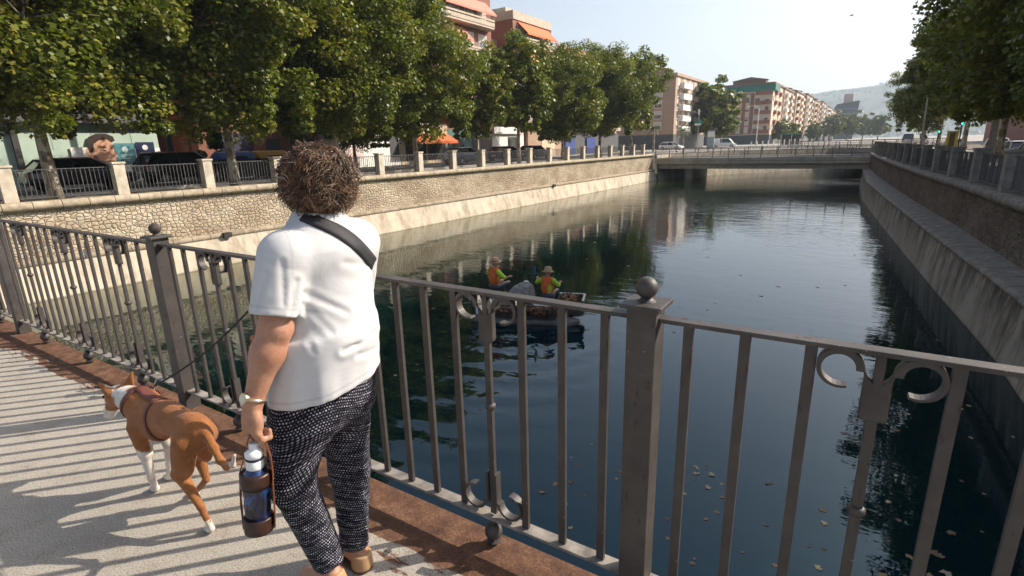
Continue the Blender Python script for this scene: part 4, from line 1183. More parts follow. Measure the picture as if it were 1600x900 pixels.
GRC = 'cars parked on the right bank'
make_car('parked_car', 'white van parked beyond the tree trunk on the right bank, nearest to the yellow post', 'van', PW, (8.9, 66, -.49), R(84), suv=True, group=GRC)
make_car('parked_car', 'dark car with a pale roof parked behind the right bank tree trunk', 'car', PS, (8.8, 56.5, -.49), R(95), group=GRC)
make_car('parked_car', 'white estate car at the right edge, behind the dark one', 'car', PW, (11.4, 63, -.3), R(88), suv=True, group=GRC)
make_car('parked_car', 'silver car parked lowest at the right edge, just above the fence', 'car', PS, (8.9, 50.2, -.49), R(90), group=GRC)
make_car('parked_van', 'white delivery van with a purple side panel at the far end of the right bank', 'van', PW, (5.0, 112, 0.0), R(60), van=True, group=None)
make_car('parked_car', 'small white car beside the purple panelled van on the right bank', 'car', PW, (9.2, 98, -.49), R(80), group=None)

# ------------------------------------------------------------------ recycling bins
def bin_(label, lid, loc):
    b = thing('recycling_bin', label, 'bin', loc, R(90), 'recycling containers on the left pavement')
    m = MB(); v = []
    for (zz, hx, hy) in ((.12, .78, .5), (.5, .84, .56), (1.15, .9, .62)):
        v += [(-hx, -hy, zz), (hx, -hy, zz), (hx, hy, zz), (-hx, hy, zz)]
    f = [(0, 3, 2, 1)] + [(i * 4 + k, i * 4 + (k + 1) % 4, i * 4 + 4 + (k + 1) % 4, i * 4 + 4 + k) for i in (0, 1) for k in range(4)] + [(8, 9, 10, 11)]
    m.add(v, f); m.build('container', simple('bin_body_green', (.035, .06, .05), (.02, .035, .03), .5, 8), b, bevel=.03)
    m = MB(); m.prism([(-.95, -.68, 1.14), (-.95, .66, 1.14), (-.95, .5, 1.42), (-.95, .1, 1.56), (-.95, -.35, 1.5)], (1.9, 0, 0)); m.build('lid', lid, b, bevel=.03)
    m = MB(); m.box((0, -.63, 1.24), (.9, .02, .1)); m.build('slot', M_DGREY, b)
    for s in (-1, 1):
        m = MB(); m.box((s * .97, 0, 1.0), (.1, .2, .2)); m.build('lifting_pin', M_GREY, b)
    for s in (-1, 1):
        for q in (-1, 1):
            m = MB(); m.cyl((s * .6, q * .4 - .03, .09), (s * .6, q * .4 + .03, .09), .09, n=10); m.build('wheel', M_TYRE, b)
bin_('large bin with a bright blue lid beyond the fence, left of the yellow-lidded one', simple('lid_blue', (.015, .10, .36), (.012, .08, .30), .4, 5), (-29.8, 16.35, ZL + .004))
bin_('large bin with an ochre yellow lid beyond the fence, next to the blue-lidded one', simple('lid_yellow', (.62, .36, .03), (.5, .28, .025), .4, 5), (-29.8, 18.5, ZL + .004))

# ------------------------------------------------------------------ lamps, signs, lights
def lamp(label, loc, h, arm, rz, lean=(0, 0), r=.07, mat=M_GREY, group=None):
    l = thing('street_lamp', label, 'street lamp', loc, rz, group)
    m = MB(); top = Vector((lean[0], lean[1], h)); m.tube([(0, 0, 0), top * .5, top], [r * 1.5, r, r * .7], 10); m.lathe([(r * 2.2, 0), (r * 2.2, .25), (r * 1.5, .4)], n=10); m.build('pole', mat, l, smooth=True)
    pts = [top + Vector((arm * math.sin(a) , 0, .9 * (1 - math.cos(a)) * -1 + .0)) if 0 else top + Vector((arm * (1 - math.cos(a)), 0, .8 * math.sin(a))) for a in np.linspace(0, math.pi * .62, 8)]
    m = MB(); m.tube(pts, r * .45, 6); a = m.build('arm', mat, l, smooth=True)
    m = MB(); e = pts[-1]; m.tube([e, e + Vector((.18, 0, -.03)), e + Vector((.6, 0, -.1)), e + Vector((.72, 0, -.12))], [.04, .1, .11, .04], 8); m.build('lamp_head', mat, l, smooth=True)
M_LP = simple('lamp_grey', (.30, .30, .29), (.22, .22, .21), .6, 6)
lamp('leaning grey lamp post standing among the right bank trees', (5.3, 40.5, 0), 8.6, 1.0, R(180), (.25, 0), .13, M_LP)
lamp('thin pale lamp pole on the right bank with a small curved arm', (3.6, 70, 0), 8.2, .9, R(180), (.15, 0), .07, M_LP)
lamp('curved arm street lamp at the left end of the road bridge', (-23.4, 76, 0.1), 4.6, 1.2, R(0), (0, 0), .06, M_LP)
lamp('pale twin-armed street lamp far off in front of the cream corner block', (-26, 150, 0), 9.0, 1.6, R(180), (0, 0), .09, M_WHITE)
lamp('dark pole in front of the brown apartment block, just left of the column shrub', (-33.0, 14.6, ZL), 7.5, 1.0, R(0), (0, 0), .13, M_DGREY)
def traffic(label, loc, rz=0, green=True, h=3.0):
    t = thing('traffic_light', label, 'traffic light', loc, rz, 'traffic lights on the right bank')
    m = MB(); m.cyl((0, 0, 0), (0, 0, h), .05, n=8); m.build('pole', M_DGREY, t)
    m = MB(); m.box((0, -.1, h - .26), (.20, .2, .62)); m.build('housing', M_DGREY, t, bevel=.02)
    for k, (c, nm, on) in enumerate([((.3, .02, .01), 'red_lens', 0), ((.35, .2, .02), 'amber_lens', 0), ((.02, .55, .40), 'green_lens', 1)]):
        mt = NT('lens_' + nm + str(loc[1])); mt.done(c, .2)
        if on: mt.b.inputs['Emission Color'].default_value = (.05, 1, .7, 1); mt.b.inputs['Emission Strength'].default_value = 2.5
        m = MB(); m.cyl((0, -.2, h - .08 - .19 * k), (0, -.225, h - .08 - .19 * k), .065, n=14); m.build(nm, mt.mat, t)
traffic('nearer traffic light showing green under the right bank crowns', (4.9, 52, 0), h=2.75)
traffic('farther traffic light showing green, left of the nearer one', (4.6, 66, 0), h=2.3)
# small yellow awning frame right bank
yf = thing('kiosk', 'narrow yellow framed kiosk left of the leaning lamp post on the right bank', 'kiosk', (5.25, 61, 0), world=True)
YM = simple('yellow_frame', (.50, .39, .03), rough=.5)
for x, y in ((4.95, 60.6), (5.55, 60.6), (4.95, 61.5), (5.55, 61.5)):
    m = MB(); m.bx(x - .06, x + .06, y - .06, y + .06, 0, 1.75); m.build('post', YM, yf)
m = MB(); m.bx(4.86, 5.64, 60.5, 61.6, 1.75, 1.85); m.build('roof', YM, yf); m = MB(); m.bx(5.02, 5.48, 61.42, 61.5, 0, 1.74); m.build('back_panel', M_DGREY, yf)
# far left corner furniture
gs = thing('street_sign', 'round green sign on a tall pole left of the big rounded tree', 'sign', (-26.6, 98, 0), world=True)
m = MB(); m.cyl((-26.6, 98, 0), (-26.6, 98, 6.2), .07, n=8); m.build('pole', M_LP, gs)
m = MB(); m.cyl((-26.6, 97.9, 4.6), (-26.6, 98.0, 4.6), .55, n=20); m.build('disc', simple('sign_green', (.02, .28, .20), rough=.5), gs)
m = MB(); m.bx(-27.2, -26.2, 97.84, 97.89, 4.25, 4.55); m.bx(-26.75, -26.45, 97.84, 97.89, 6.0, 6.9); m.build('plate', M_WHITE, gs)
bbd = thing('information_panel', 'pale blue information panel behind the bridge railing, right of the green sign pole', 'panel', (-24.6, 99, 0), world=True)
m = MB(); m.bx(-25.2, -24.0, 98.9, 99.1, 0.3, 3.3); m.build('panel', simple('panel_blue', (.28, .36, .38), rough=.5), bbd)
m = MB(); m.bx(-25.1, -24.1, 98.84, 98.89, 2.2, 3.1); m.build('poster', M_WHITE, bbd); m = MB(); m.bx(-25.1, -25.0, 98.95, 99.05, 0, .3); m.bx(-24.2, -24.1, 98.95, 99.05, 0, .3); m.build('foot', M_DGREY, bbd)
g0 = None
for k in range(11):
    if g0 is None:
        g0 = thing('bollard', 'slim white bollard in the row behind the road bridge railing', 'bollard', (-17.6, 104, 0), 0, 'white bollards beyond the road bridge')
        m = MB(); m.lathe([(.14, 0), (.14, .1), (.10, .12), (.09, 1.0), (.11, 1.05), (.05, 1.15)], n=10); m.build('post', M_WHITE, g0)
        o = g0
    else: o = copy_tree(g0)
    o.location = (-18.6 + k * .72, 103 + k * 1.1, .1 + k * .03)
bus = thing('bus_shelter', 'glass bus shelter with green trim below the cream corner block', 'bus shelter', (-17, 140, 0), world=True)
m = MB(); m.bx(-19, -14.5, 139, 141, 2.5, 2.7); m.build('roof', simple('trim_green', (.05, .25, .20)), bus)
m = MB(); m.bx(-18.9, -14.6, 140.8, 140.9, .2, 2.5); m.build('glass_panel', M_GLASS, bus)
for x in (-18.9, -16.7, -14.6):
    m = MB(); m.cyl((x, 139.2, 0), (x, 139.2, 2.5), .06, n=6); m.build('post', M_WHITE, bus)
# bird
bd_ = thing('bird', 'tiny dark bird flying in the pale sky', 'bird', (-3.45, 60, 12.05), R(30))
m = MB(); m.tube([(-.18, 0, 0), (-.1, 0, .01), (.02, 0, 0), (.12, 0, .01), (.17, 0, .02)], [.015, .04, .05, .035, .008], 7); m.build('body', M_DGREY, bd_)
for s in (-1, 1):
    m = MB(); m.add([(-.05, s * .03, .02), (.06, s * .03, .02), (.02, s * .22, .12), (-.05, s * .38, .06)], [(0, 1, 2), (0, 2, 3)]); m.build('wing', M_DGREY, bd_)

# ------------------------------------------------------------------ floating leaves
def leaf_outline(rg, n=5):
    pts = []
    for i in range(10):
        a = math.pi * 2 * i / 10 + math.pi / 2; r = (.46 if i % 2 == 0 else .31) * rg.uniform(.6, 1.15)
        if i == 5: r = .12
        pts.append((r * math.cos(a), r * math.sin(a)))
    return pts
M_FL = [simple('fallen_leaf_' + c, a, b, .6, 30, 80, .2, .002) for c, a, b in (('tan', (.24, .15, .07), (.13, .08, .04)), ('brown', (.14, .075, .035), (.08, .045, .025)), ('pale', (.33, .26, .16), (.20, .15, .09)))]
variants = []
rg = random.Random(12)
for k in range(6):
    pts = leaf_outline(rg); m = MB()
    vs = [(0, 0, .012)] + [(x, y, .004 + .05 * (x * x + y * y) * rg.uniform(0, 2)) for x, y in pts]
    m.add(vs, [(0, i + 1, (i + 1) % 10 + 1) for i in range(10)])
    me = bpy.data.meshes.new('leaf'); me.from_pydata(m.v, [], m.f); me.materials.append(M_FL[k % 3]); me.update(); variants.append(me)
cnt = 0
while cnt < 296:
    if rg.random() < .62: x, y = rg.uniform(-3.2, 2.6), 1.9 + rg.random() ** 1.3 * 5
    elif rg.random() < .35: x, y = rg.uniform(.3, 2.7), rg.uniform(2, 11)
    else: x, y = rg.uniform(-13, 2), rg.uniform(3, 26)
    if x > rw(y) - .2 or (-9.6 < x < -4.8 and 9 < y < 13.2): continue
    o = bpy.data.objects.new('floating_leaf', variants[rg.randrange(6)]); COL.objects.link(o)
    s = .045 + .10 * rg.random() ** 1.6 * (1 if y < 12 else 1.3)
    o.location = (x, y, -2.846); o.rotation_euler = (rg.uniform(-.1, .1), rg.uniform(-.1, .1), rg.random() * 6.28); o.scale = (s, s, s)
    tag(o, 'small dry leaf floating on the dark canal water', 'leaf', 'fallen leaves floating on the canal'); cnt += 1
# ------------------------------------------------------------------ materials for figures
def mat_skin(name='skin', base=(.42, .225, .145)):
    t = NT(name); c = t.ramp(t.noise(22, 6, .7), [(.3, (base[0] * .80, base[1] * .66, base[2] * .62)), (.6, base), (.8, (base[0] * 1.12, base[1] * 1.05, base[2]))])
    c = t.mix(.35, c, t.ramp(t.noise(120, 3), [(.35, (.75, .68, .62)), (.6, (1.05, 1.05, 1.05))]), 'MULTIPLY')
    t.b.inputs['Subsurface Weight'].default_value = .08; t.b.inputs['Subsurface Radius'].default_value = (.01, .004, .002)
    return t.done(c, .48, 0, t.bump(t.noise(170, 4), .35, .0012))
M_SKIN = mat_skin()
def mat_shirt():
    t = NT('shirt_cotton'); c = t.ramp(t.noise(5, 4), [(.3, (.50, .505, .515)), (.7, (.56, .56, .565))])
    at = t.node('ShaderNodeAttribute', attribute_name='tint'); c = t.mix(1, c, at.outputs['Color'], 'MULTIPLY')
    f1 = t.noise(6, 3, .5, co=t.map((1, 1, 1.8)), dist=.7)
    nb = t.bump(f1, .4, .012); nb = t.bump(t.noise(420, 2), .25, .0006, nb)
    t.b.inputs['Sheen Weight'].default_value = .15
    return t.done(c, .85, 0, nb, .2)
M_SHIRT = mat_shirt()
def mat_pants():
    t = NT('patterned_trousers')
    uv = t.node('ShaderNodeUVMap'); uv.uv_map = 'UVMap'
    wob = t.noise(26, 3, .6, co=uv.outputs[0], color=True)
    co = t.mix(.012, uv.outputs[0], wob, 'ADD')
    b = t.node('ShaderNodeTexBrick'); t.l.new(co, b.inputs['Vector']); b.inputs['Scale'].default_value = 1
    b.inputs['Brick Width'].default_value = .0100; b.inputs['Row Height'].default_value = .0095; b.inputs['Mortar Size'].default_value = .0029
    b.inputs['Mortar Smooth'].default_value = .2
    b.inputs['Color1'].default_value = (.50, .49, .54, 1); b.inputs['Color2'].default_value = (.05, .05, .09, 1); b.inputs['Mortar'].default_value = (.007, .007, .016, 1); b.inputs['Bias'].default_value = -.25
    g = t.ramp(t.noise(30, 4, .6, co=t.map((.35, 2.6, 1), co=uv.outputs[0])), [(.42, (.06, .06, .08)), (.56, (1, 1, 1))])
    c = t.mix(.9, b.outputs[0], g, 'MULTIPLY')
    nb = t.bump(t.noise(11, 3, .5, co=t.map((1, 1, .5)), dist=.8), .5, .012)
    return t.done(c, .85, 0, nb, .2)
M_PANTS = mat_pants()
M_STRAP = simple('black_webbing', (.018, .018, .02), (.012, .012, .013), .7, 60, 300, .5, .001)
M_TAN = simple('sandal_leather', (.42, .26, .13), (.34, .20, .10), .55, 12)
M_SOLE = simple('sandal_sole', (.10, .045, .025), (.07, .03, .02), .7, 12)
M_GOLD = simple('watch_metal', (.62, .52, .36), (.5, .42, .3), .28, 30, metal=.85)
M_LEATHER = simple('dark_leather', (.040, .014, .008), (.020, .008, .005), .38, 18, 60, .3, .002)
M_LEATHS = simple('tan_leather_strap', (.17, .055, .022), (.11, .035, .014), .4, 14, 60, .3, .001)

f3 = np.array([-.6, .8, 0]); r3 = np.array([.8, .6, 0]); z3 = np.array([0, 0, 1.])
BF = np.stack([r3, f3, z3], 1)      # body frame columns
WB = (-1.41, 1.05, 0)
woman = thing('person', 'woman with curly brown hair in a white T-shirt and patterned trousers, walking a dog', 'person', WB, R(53.33))
LSH = np.array([-.142, -.088, 1.25]); RSH = np.array([.078, .09, 1.25])
ELB = np.array([-.188, -.138, 1.045]); WRI = np.array([-.272, -.168, .842]); 
KN = np.array([-.288, -.176, .752])
RELB = np.array([.06, .215, 1.03]); RWRI = np.array([-.13, .315, 1.05]); RHA = np.array([-.185, .33, 1.06])
LHIP = np.array([-.165, -.065, .70]); LKNE = np.array([-.212, -.085, .50]); LANK = np.array([-.135, -.10, .135])
RHIP = np.array([-.03, .055, .70]); RKNE = np.array([-.032, .085, .40]); RANK = np.array([-.045, .045, .075])
fing = []
for i, o in enumerate((-.031, -.011, .010, .030)):
    K = KN + f3 * o + z3 * (.004 if i in (1, 2) else 0)
    L = (.026, .032, .034, .029)[i]
    p1 = K + r3 * .010 - z3 * L; p2 = p1 + r3 * .024 - z3 * .002; p3 = p2 + r3 * .002 + z3 * .022
    fing += [(K, p1, .0105, .0093), (p1, p2, .0093, .0086), (p2, p3, .0086, .0072)]
TH = [(WRI + f3 * .018 - z3 * .03, KN + f3 * .046 + r3 * .012 + z3 * .006, .0125, .0105), (KN + f3 * .046 + r3 * .012 + z3 * .006, KN + f3 * .03 + r3 * .036 - z3 * .014, .0105, .0085)]
rf = []
for i, o in enumerate((-.03, -.01, .01, .03)):
    K = RHA + np.array([-.03, .01, 0]) + z3 * o; p1 = K + np.array([-.03, -.004, 0]); p2 = p1 + np.array([-.004, -.026, 0]); p3 = p2 + np.array([.022, -.004, 0])
    rf += [(K, p1, .010, .009), (p1, p2, .009, .0085), (p2, p3, .0085, .007)]
HC = np.array([-.02, .018, 1.468])
def body_f(P):
    d = ell(P, HC, (.070, .088, .100))
    d = smin(d, ell(P, HC + np.array([-.005, .035, -.045]), (.052, .055, .06)), .03)       # jaw
    d = smin(d, cone(P, HC + np.array([-.008, .092, -.005]), HC + np.array([-.008, .112, -.03]), .008, .013), .012)   # nose
    d = smin(d, ell(P, HC + np.array([-.008, .086, -.06]), (.024, .012, .009)), .008)       # lips
    for s in (-1, 1):
        d = smax(d, -ell(P, HC + np.array([s * .03 - .006, .092, .008]), (.017, .012, .012)), .01)
        d = smin(d, ell(P, HC + np.array([s * .03 - .006, .082, .008]), (.012, .012, .010)), .004)
        d = smin(d, ell(P, HC + np.array([s * .072, .0, -.01]), (.008, .02, .03)), .008)
    d = smin(d, cone(P, (-.035, .0, 1.30), HC + np.array([-.005, -.012, -.06]), .060, .050), .03)
    d = smin(d, ell(P, (-.035, .01, 1.15), (.135, .10, .2), BF), .05)
    d = smin(d, cone(P, LSH, RSH, .055, .055), .04)
    d = smin(d, ell(P, (-.08, .0, .86), (.15, .12, .16), BF), .06)
    # left arm
    d = smin(d, cone(P, LSH, ELB + np.array([.004, .002, .01]), .055, .048), .02)
    d = smin(d, cone(P, ELB, ELB * .68 + WRI * .32, .047, .045), .02)
    d = smin(d, cone(P, ELB * .68 + WRI * .32, WRI, .045, .027), .03)
    d = smin(d, ell(P, ELB + np.array([.012, -.028, -.005]), (.02, .018, .025)), .02)
    hand = ell(P, (WRI * .40 + KN * .60), (.022, .040, .048), BF)
    hand = smin(hand, cone(P, WRI, KN - f3 * .026, .022, .014), .015)
    hand = smin(hand, cone(P, WRI, KN + f3 * .026, .022, .014), .015)
    for a, b, r1, r2 in fing: hand = smin(hand, cone(P, a, b, r1, r2), .0035)
    for a, b, r1, r2 in TH: hand = smin(hand, cone(P, a, b, r1, r2), .006)
    d = smin(d, hand, .014)
    # right arm, bent forward to the leash
    d = smin(d, cone(P, RSH, RELB, .05, .044), .02)
    d = smin(d, cone(P, RELB, RWRI, .044, .028), .02)
    h2 = ell(P, RHA, (.035, .016, .038)); h2 = smin(h2, cone(P, RWRI, RHA, .025, .018), .015)
    for a, b, r1, r2 in rf: h2 = smin(h2, cone(P, a, b, r1, r2), .0035)
    h2 = smin(h2, cone(P, RWRI + np.array([-.01, 0, .02]), RHA + np.array([-.03, -.012, .045]), .012, .009), .006)
    d = smin(d, h2, .012)
    # legs and feet
    for hip, kn, an in ((LHIP, LKNE, LANK), (RHIP, RKNE, RANK)):
        d = smin(d, cone(P, hip, kn, .075, .05), .03); d = smin(d, cone(P, kn, an, .048, .033), .02)
    d = smin(d, cone(P, LANK - z3 * .02, LANK + f3 * .15 - z3 * .095, .032, .026), .02)
    d = smin(d, cone(P, LANK - z3 * .02 - f3 * .02, LANK - f3 * .028 - z3 * .04, .032, .028), .02)
    d = smin(d, cone(P, RANK - z3 * .01, RANK + f3 * .16 - z3 * .048, .034, .025), .02)
    d = smin(d, cone(P, RANK - f3 * .02 - z3 * .02, RANK - f3 * .03 - z3 * .04, .032, .028), .02)
    return d
sdf_obj('body', body_f, (-.36, -.26, -.01), (.2, .42, 1.6), .0042, M_SKIN, woman)

SE = ELB + np.array([0.004, .002, .045]); SDIR = (ELB - LSH) / np.linalg.norm(ELB - LSH)
folds = [((-.115, -.15, 1.16), (.02, -.13, 1.07), .0045, .009), ((-.115, -.15, 1.13), (-.03, -.16, 1.02), .0035, .008), ((-.12, -.16, 1.09), (-.09, -.18, .97), .0035, .008),
         ((.06, -.10, .990), (.12, .0, 1.0), .006, .012), ((.0, -.16, .955), (.12, -.04, .975), .007, .009), ((.04, -.13, .925), (.13, -.02, .90), .0035, .009),
         ((-.14, -.17, 1.25), (-.15, -.19, 1.13), .003, .008), ((-.19, -.17, 1.22), (-.23, -.18, 1.12), .003, .008), ((-.11, -.17, 1.19), (-.13, -.2, 1.10), .005, .008),
         ((.03, -.11, 1.22), (.10, -.03, 1.19), .0025, .010), ((-.17, -.17, .93), (-.21, -.17, .80), .003, .012), ((-.05, -.2, .9), (-.07, -.2, .79), .003, .013), ((.05, -.16, .9), (.08, -.14, .81), .003, .013)]
def shirt_f(P):
    d = ell(P, (-.032, .012, 1.17), (.160, .128, .20), BF)
    d = smin(d, cone(P, LSH + np.array([.02, 0, .0]), RSH - np.array([.01, 0, 0]), .076, .074), .05)
    d = smin(d, cone(P, (-.034, .0, 1.26), (-.036, .0, 1.335), .115, .072), .05)
    d = smin(d, ell(P, (-.045, .0, 1.0), (.165, .145, .2), BF), .05)
    # hem: elliptical skirt of the shirt, slightly flared
    Q = (P - np.array([-.072, .0, .85])) @ BF
    fl = np.clip((.98 - P[:, 2]) / .22, 0, 1)
    rr = np.sqrt((Q[:, 0] / (.178 + .026 * fl)) ** 2 + (Q[:, 1] / (.158 + .022 * fl)) ** 2)
    ang = np.arctan2(Q[:, 1], Q[:, 0])
    rip = .0045 * fl * (np.sin(ang * 7 + 1) + .6 * np.sin(ang * 13 + 2))
    cyl = (rr - 1) * .165 + rip
    cyl = smax(cyl, np.abs(P[:, 2] - .87) - .12, .02)
    d = smin(d, cyl, .05)
    for s in (-1, 1):
        d = smin(d, ell(P, np.array([-.032, .012, 1.11]) + f3 * .095 + r3 * s * .075, (.078, .075, .085), BF), .03)
    hemz = .793 + .035 * np.clip((P[:, 0] + .26) / .36, 0, 1) + .012 * np.sin(P[:, 0] * 9)
    d = smax(d, hemz - P[:, 2], .006)
    slit = np.abs((P - np.array([-.2, -.12, 0])) @ f3) - np.clip((.80 - P[:, 2]) * .35, 0, 1)
    # sleeves
    sl = cone(P, LSH + np.array([.006, 0, .0]), SE + SDIR * .05, .080, .069)
    sl = smax(sl, (P - SE) @ SDIR, .004)
    d = smin(d, sl, .016)
    rs = cone(P, RSH, RELB * .8 + RSH * .2, .078, .066)
    d = smin(d, rs, .018)
    # neckline
    d = smax(d, -cone(P, (-.03, .0, 1.37), (-.03, .0, 1.46), .062, .075), .006)
    for a, b, amp, wd in folds:
        q = seg_d(P, a, b)
        d = d + amp * np.exp(-(q / wd) ** 2) - amp * .4 * np.exp(-((q - wd * 2.2) / (wd * 1.3)) ** 2)
    d = d + .0008 * np.sin(P[:, 0] * 31 + 4 * np.sin(P[:, 2] * 17)) * np.sin(P[:, 2] * 38 + P[:, 1] * 20)
    return d
def shirt_col(V):
    hz_ = .793 + .035 * np.clip((V[:, 0] + .26) / .36, 0, 1) + .012 * np.sin(V[:, 0] * 9)
    s = np.exp(-((V[:, 2] - hz_ - .024) / .0028) ** 2)
    arm = np.linalg.norm(V - SE, axis=1) < .12
    s = s + arm * np.exp(-(((V - SE) @ SDIR + .022) / .0028) ** 2)
    q = (V - (LSH + SDIR * .012)) @ np.array([-.80, -.30, .10])
    s = s + (V[:, 1] < .02) * (V[:, 2] > 1.12) * (V[:, 0] < -.05) * np.exp(-(q / .003) ** 2) * .8
    s = np.clip(s, 0, 1)[:, None]
    return 1 - .22 * s * np.ones((len(V), 3))
shirt = sdf_obj('shirt', shirt_f, (-.32, -.27, .74), (.21, .34, 1.43), .0046, M_SHIRT, woman, color=shirt_col)

pf = [((-.12, -.12, .66), (-.26, -.1, .60), .006, .014), ((-.1, -.12, .62), (-.24, -.14, .53), .006, .014), ((-.26, -.15, .50), (-.15, -.16, .46), .006, .013), ((-.24, -.16, .40), (-.13, -.16, .35), .006, .014), ((-.2, -.17, .28), (-.11, -.16, .24), .006, .012), ((-.19, -.17, .20), (-.1, -.15, .17), .006, .01),
      ((.04, .02, .60), (-.04, -.02, .50), .006, .016), ((.0, .0, .42), (.03, .03, .30), .006, .014), ((-.09, .02, .22), (.0, .01, .18), .006, .012), ((-.09, .02, .14), (.0, .01, .12), .006, .010), ((0, -.1, .72), (-.12, -.14, .66), .005, .016)]
def pants_f(P):
    d = ell(P, (-.085, .0, .775), (.168, .142, .15), BF)
    d = smin(d, ell(P, np.array([-.085, .0, .74]) - f3 * .05 - r3 * .07, (.09, .085, .10), BF), .03)
    d = smin(d, ell(P, np.array([-.085, .0, .74]) - f3 * .05 + r3 * .07, (.09, .085, .10), BF), .03)
    L = smin(cone(P, LHIP, LKNE, .100, .070), cone(P, LKNE, LANK + z3 * .045, .070, .054), .03)
    Rg = smin(cone(P, RHIP, RKNE, .098, .072), cone(P, RKNE, RANK + z3 * .03, .072, .050), .03)
    ld = LANK - LKNE; ld = ld / np.linalg.norm(ld)
    L = smax(L, (P - (LANK + z3 * .03)) @ ld, .004)
    rd = RANK - RKNE; rd = rd / np.linalg.norm(rd)
    Rg = smax(Rg, (P - (RANK + z3 * .015)) @ rd, .004)
    g = smin(L, Rg, .012)
    d = smin(d, g, .035)
    d = smax(d, P[:, 2] - .90, .01)
    for a, b, amp, wd in pf:
        q = seg_d(P, a, b)
        d = d + amp * np.exp(-(q / wd) ** 2) - amp * .7 * np.exp(-((q - wd * 2.0) / wd) ** 2)
    return d
pants = sdf_obj('trousers', pants_f, (-.34, -.25, .05), (.14, .26, .93), .0058, M_PANTS, woman)
me = pants.data; n = len(me.vertices); co = np.empty(n * 3, np.float32); me.vertices.foreach_get('co', co); co = co.reshape(-1, 3)
def axis_pt(pts, z):
    zs = [p[2] for p in pts][::-1]
    return np.stack([np.interp(z, zs, [p[k] for p in pts][::-1]) for k in (0, 1)], 1)
cl_ = axis_pt([LHIP, LKNE, LANK], co[:, 2]); cr_ = axis_pt([RHIP, RKNE, RANK], co[:, 2]); ch_ = np.array([[-.085, 0]])
dl = np.linalg.norm(co[:, :2] - cl_, axis=1); dr = np.linalg.norm(co[:, :2] - cr_, axis=1)
ctr = np.where((dl < dr)[:, None], cl_, cr_); up = np.clip((co[:, 2] - .58) / .12, 0, 1)[:, None]
ctr = ctr * (1 - up) + ch_ * up
ang = np.arctan2(co[:, 0] - ctr[:, 0], -(co[:, 1] - ctr[:, 1]))
rad = .085 + .085 * up[:, 0]
uvv = np.stack([ang * rad, co[:, 2] + .02 * np.sin(co[:, 0] * 20)], 1)
uvl = me.uv_layers.new(name='UVMap'); li = np.empty(len(me.loops), np.int32); me.loops.foreach_get('vertex_index', li)
uvl.data.foreach_set('uv', uvv[li].astype(np.float32).ravel())

# hair
rg = np.random.default_rng(5)
HH = np.array([-.019, .004, 1.478])
def hair_f(P):
    d = ell(P, HH, (.098, .102, .088))
    d = smin(d, ell(P, HH + np.array([-.03, .0, -.035]), (.082, .084, .064)), .03); d = smin(d, ell(P, HH + np.array([.034, .0, -.037]), (.080, .084, .058)), .03)
    for i in range(len(HB)): d = smin(d, np.linalg.norm(P - HB[i], axis=1) - HBR[i], .012)
    face = ell(P, HC + np.array([-.006, .085, -.03]), (.052, .07, .075))
    return smax(d, -face, .01)
HB = []; HBR = []
for i in range(46):
    v = rg.normal(size=3); v /= np.linalg.norm(v)
    if v[1] > .45 and v[2] < .5: continue
    HB.append(HH + v * np.array([.086, .089, .078]) * rg.uniform(.9, 1.0)); HBR.append(rg.uniform(.016, .026))
HB = np.array(HB)
def mat_hair():
    t = NT('hair_curls'); a = t.node('ShaderNodeAttribute', attribute_name='tint')
    t.b.inputs['Anisotropic'].default_value = .4
    return t.done(a.outputs['Color'], .42, 0, None, .5)
hcap = sdf_obj('hair', hair_f, (-.16, -.15, 1.34), (.13, .16, 1.62), .006, simple('hair_mass', (.035, .018, .010), (.016, .009, .006), .8, 60, 160, 1, .006), woman)
def make_curls(n):
    V = []; F = []; T = []
    seg = 14; ns = 3
    clv = rg.normal(size=(520, 3)); clv /= np.linalg.norm(clv, axis=1)[:, None]; clph = rg.uniform(0, 6.28, 520); clc = rg.random(520); clT = rg.uniform(.7, 1.7, 520); clt = rg.normal(size=(520, 3)) * .5
    for i in range(n):
        k0 = rg.integers(len(clv)); v = clv[k0] + rg.normal(size=3) * .050; v /= np.linalg.norm(v)
        if v[1] > .5 and v[2] < .35: continue
        if v[2] < -.62: continue
        wide = 1.0
        R0 = np.array([.099, .102, .090]) * (1 + .34 * max(0, .25 - v[2]) * (v[2] > -.6) + .1 * (v[2] <= -.6))
        p = HH + v * R0 * rg.uniform(.86, 1.0)
        tang = np.array([v[0] * .4, v[1] * .4, -1.0]) + clt[k0] + rg.normal(size=3) * .10
        tang -= v * (tang @ v) * .95; tang /= np.linalg.norm(tang)
        L = rg.uniform(.04, .085); hr_ = rg.uniform(.005, .0095); turns = clT[k0] + rg.normal() * .1; ph = clph[k0] + rg.normal() * .2; out = rg.uniform(-.08, .05)
        side = np.cross(tang, v)
        wid = rg.uniform(.0008, .0019)
        c = np.clip(clc[k0] + rg.normal() * .2, 0, 1)
        base = np.array([.030, .015, .008]) * (1 - c) + np.array([.20, .112, .058]) * c if c < .88 else np.array([.30, .20, .125])
        if rg.random() < .05: base = np.array([.34, .28, .22])
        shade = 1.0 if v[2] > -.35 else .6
        st = len(V)
        for s in range(seg):
            u = s / (seg - 1)
            q = p + tang * L * u + v * (out * L * u + hr_ * math.cos(ph + turns * 6.28 * u)) + side * hr_ * math.sin(ph + turns * 6.28 * u)
            w = wid * (1 - .6 * u)
            for k in range(ns):
                a = 6.28 * k / ns
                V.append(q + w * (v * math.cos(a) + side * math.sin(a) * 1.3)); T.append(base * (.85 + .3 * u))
        for s in range(seg - 1):
            for k in range(ns):
                a = st + s * ns + k; b = st + s * ns + (k + 1) % ns
                F.append((a, b, b + ns, a + ns))
    return np.array(V), np.array(F), np.array(T)
V, F, T = make_curls(9500)
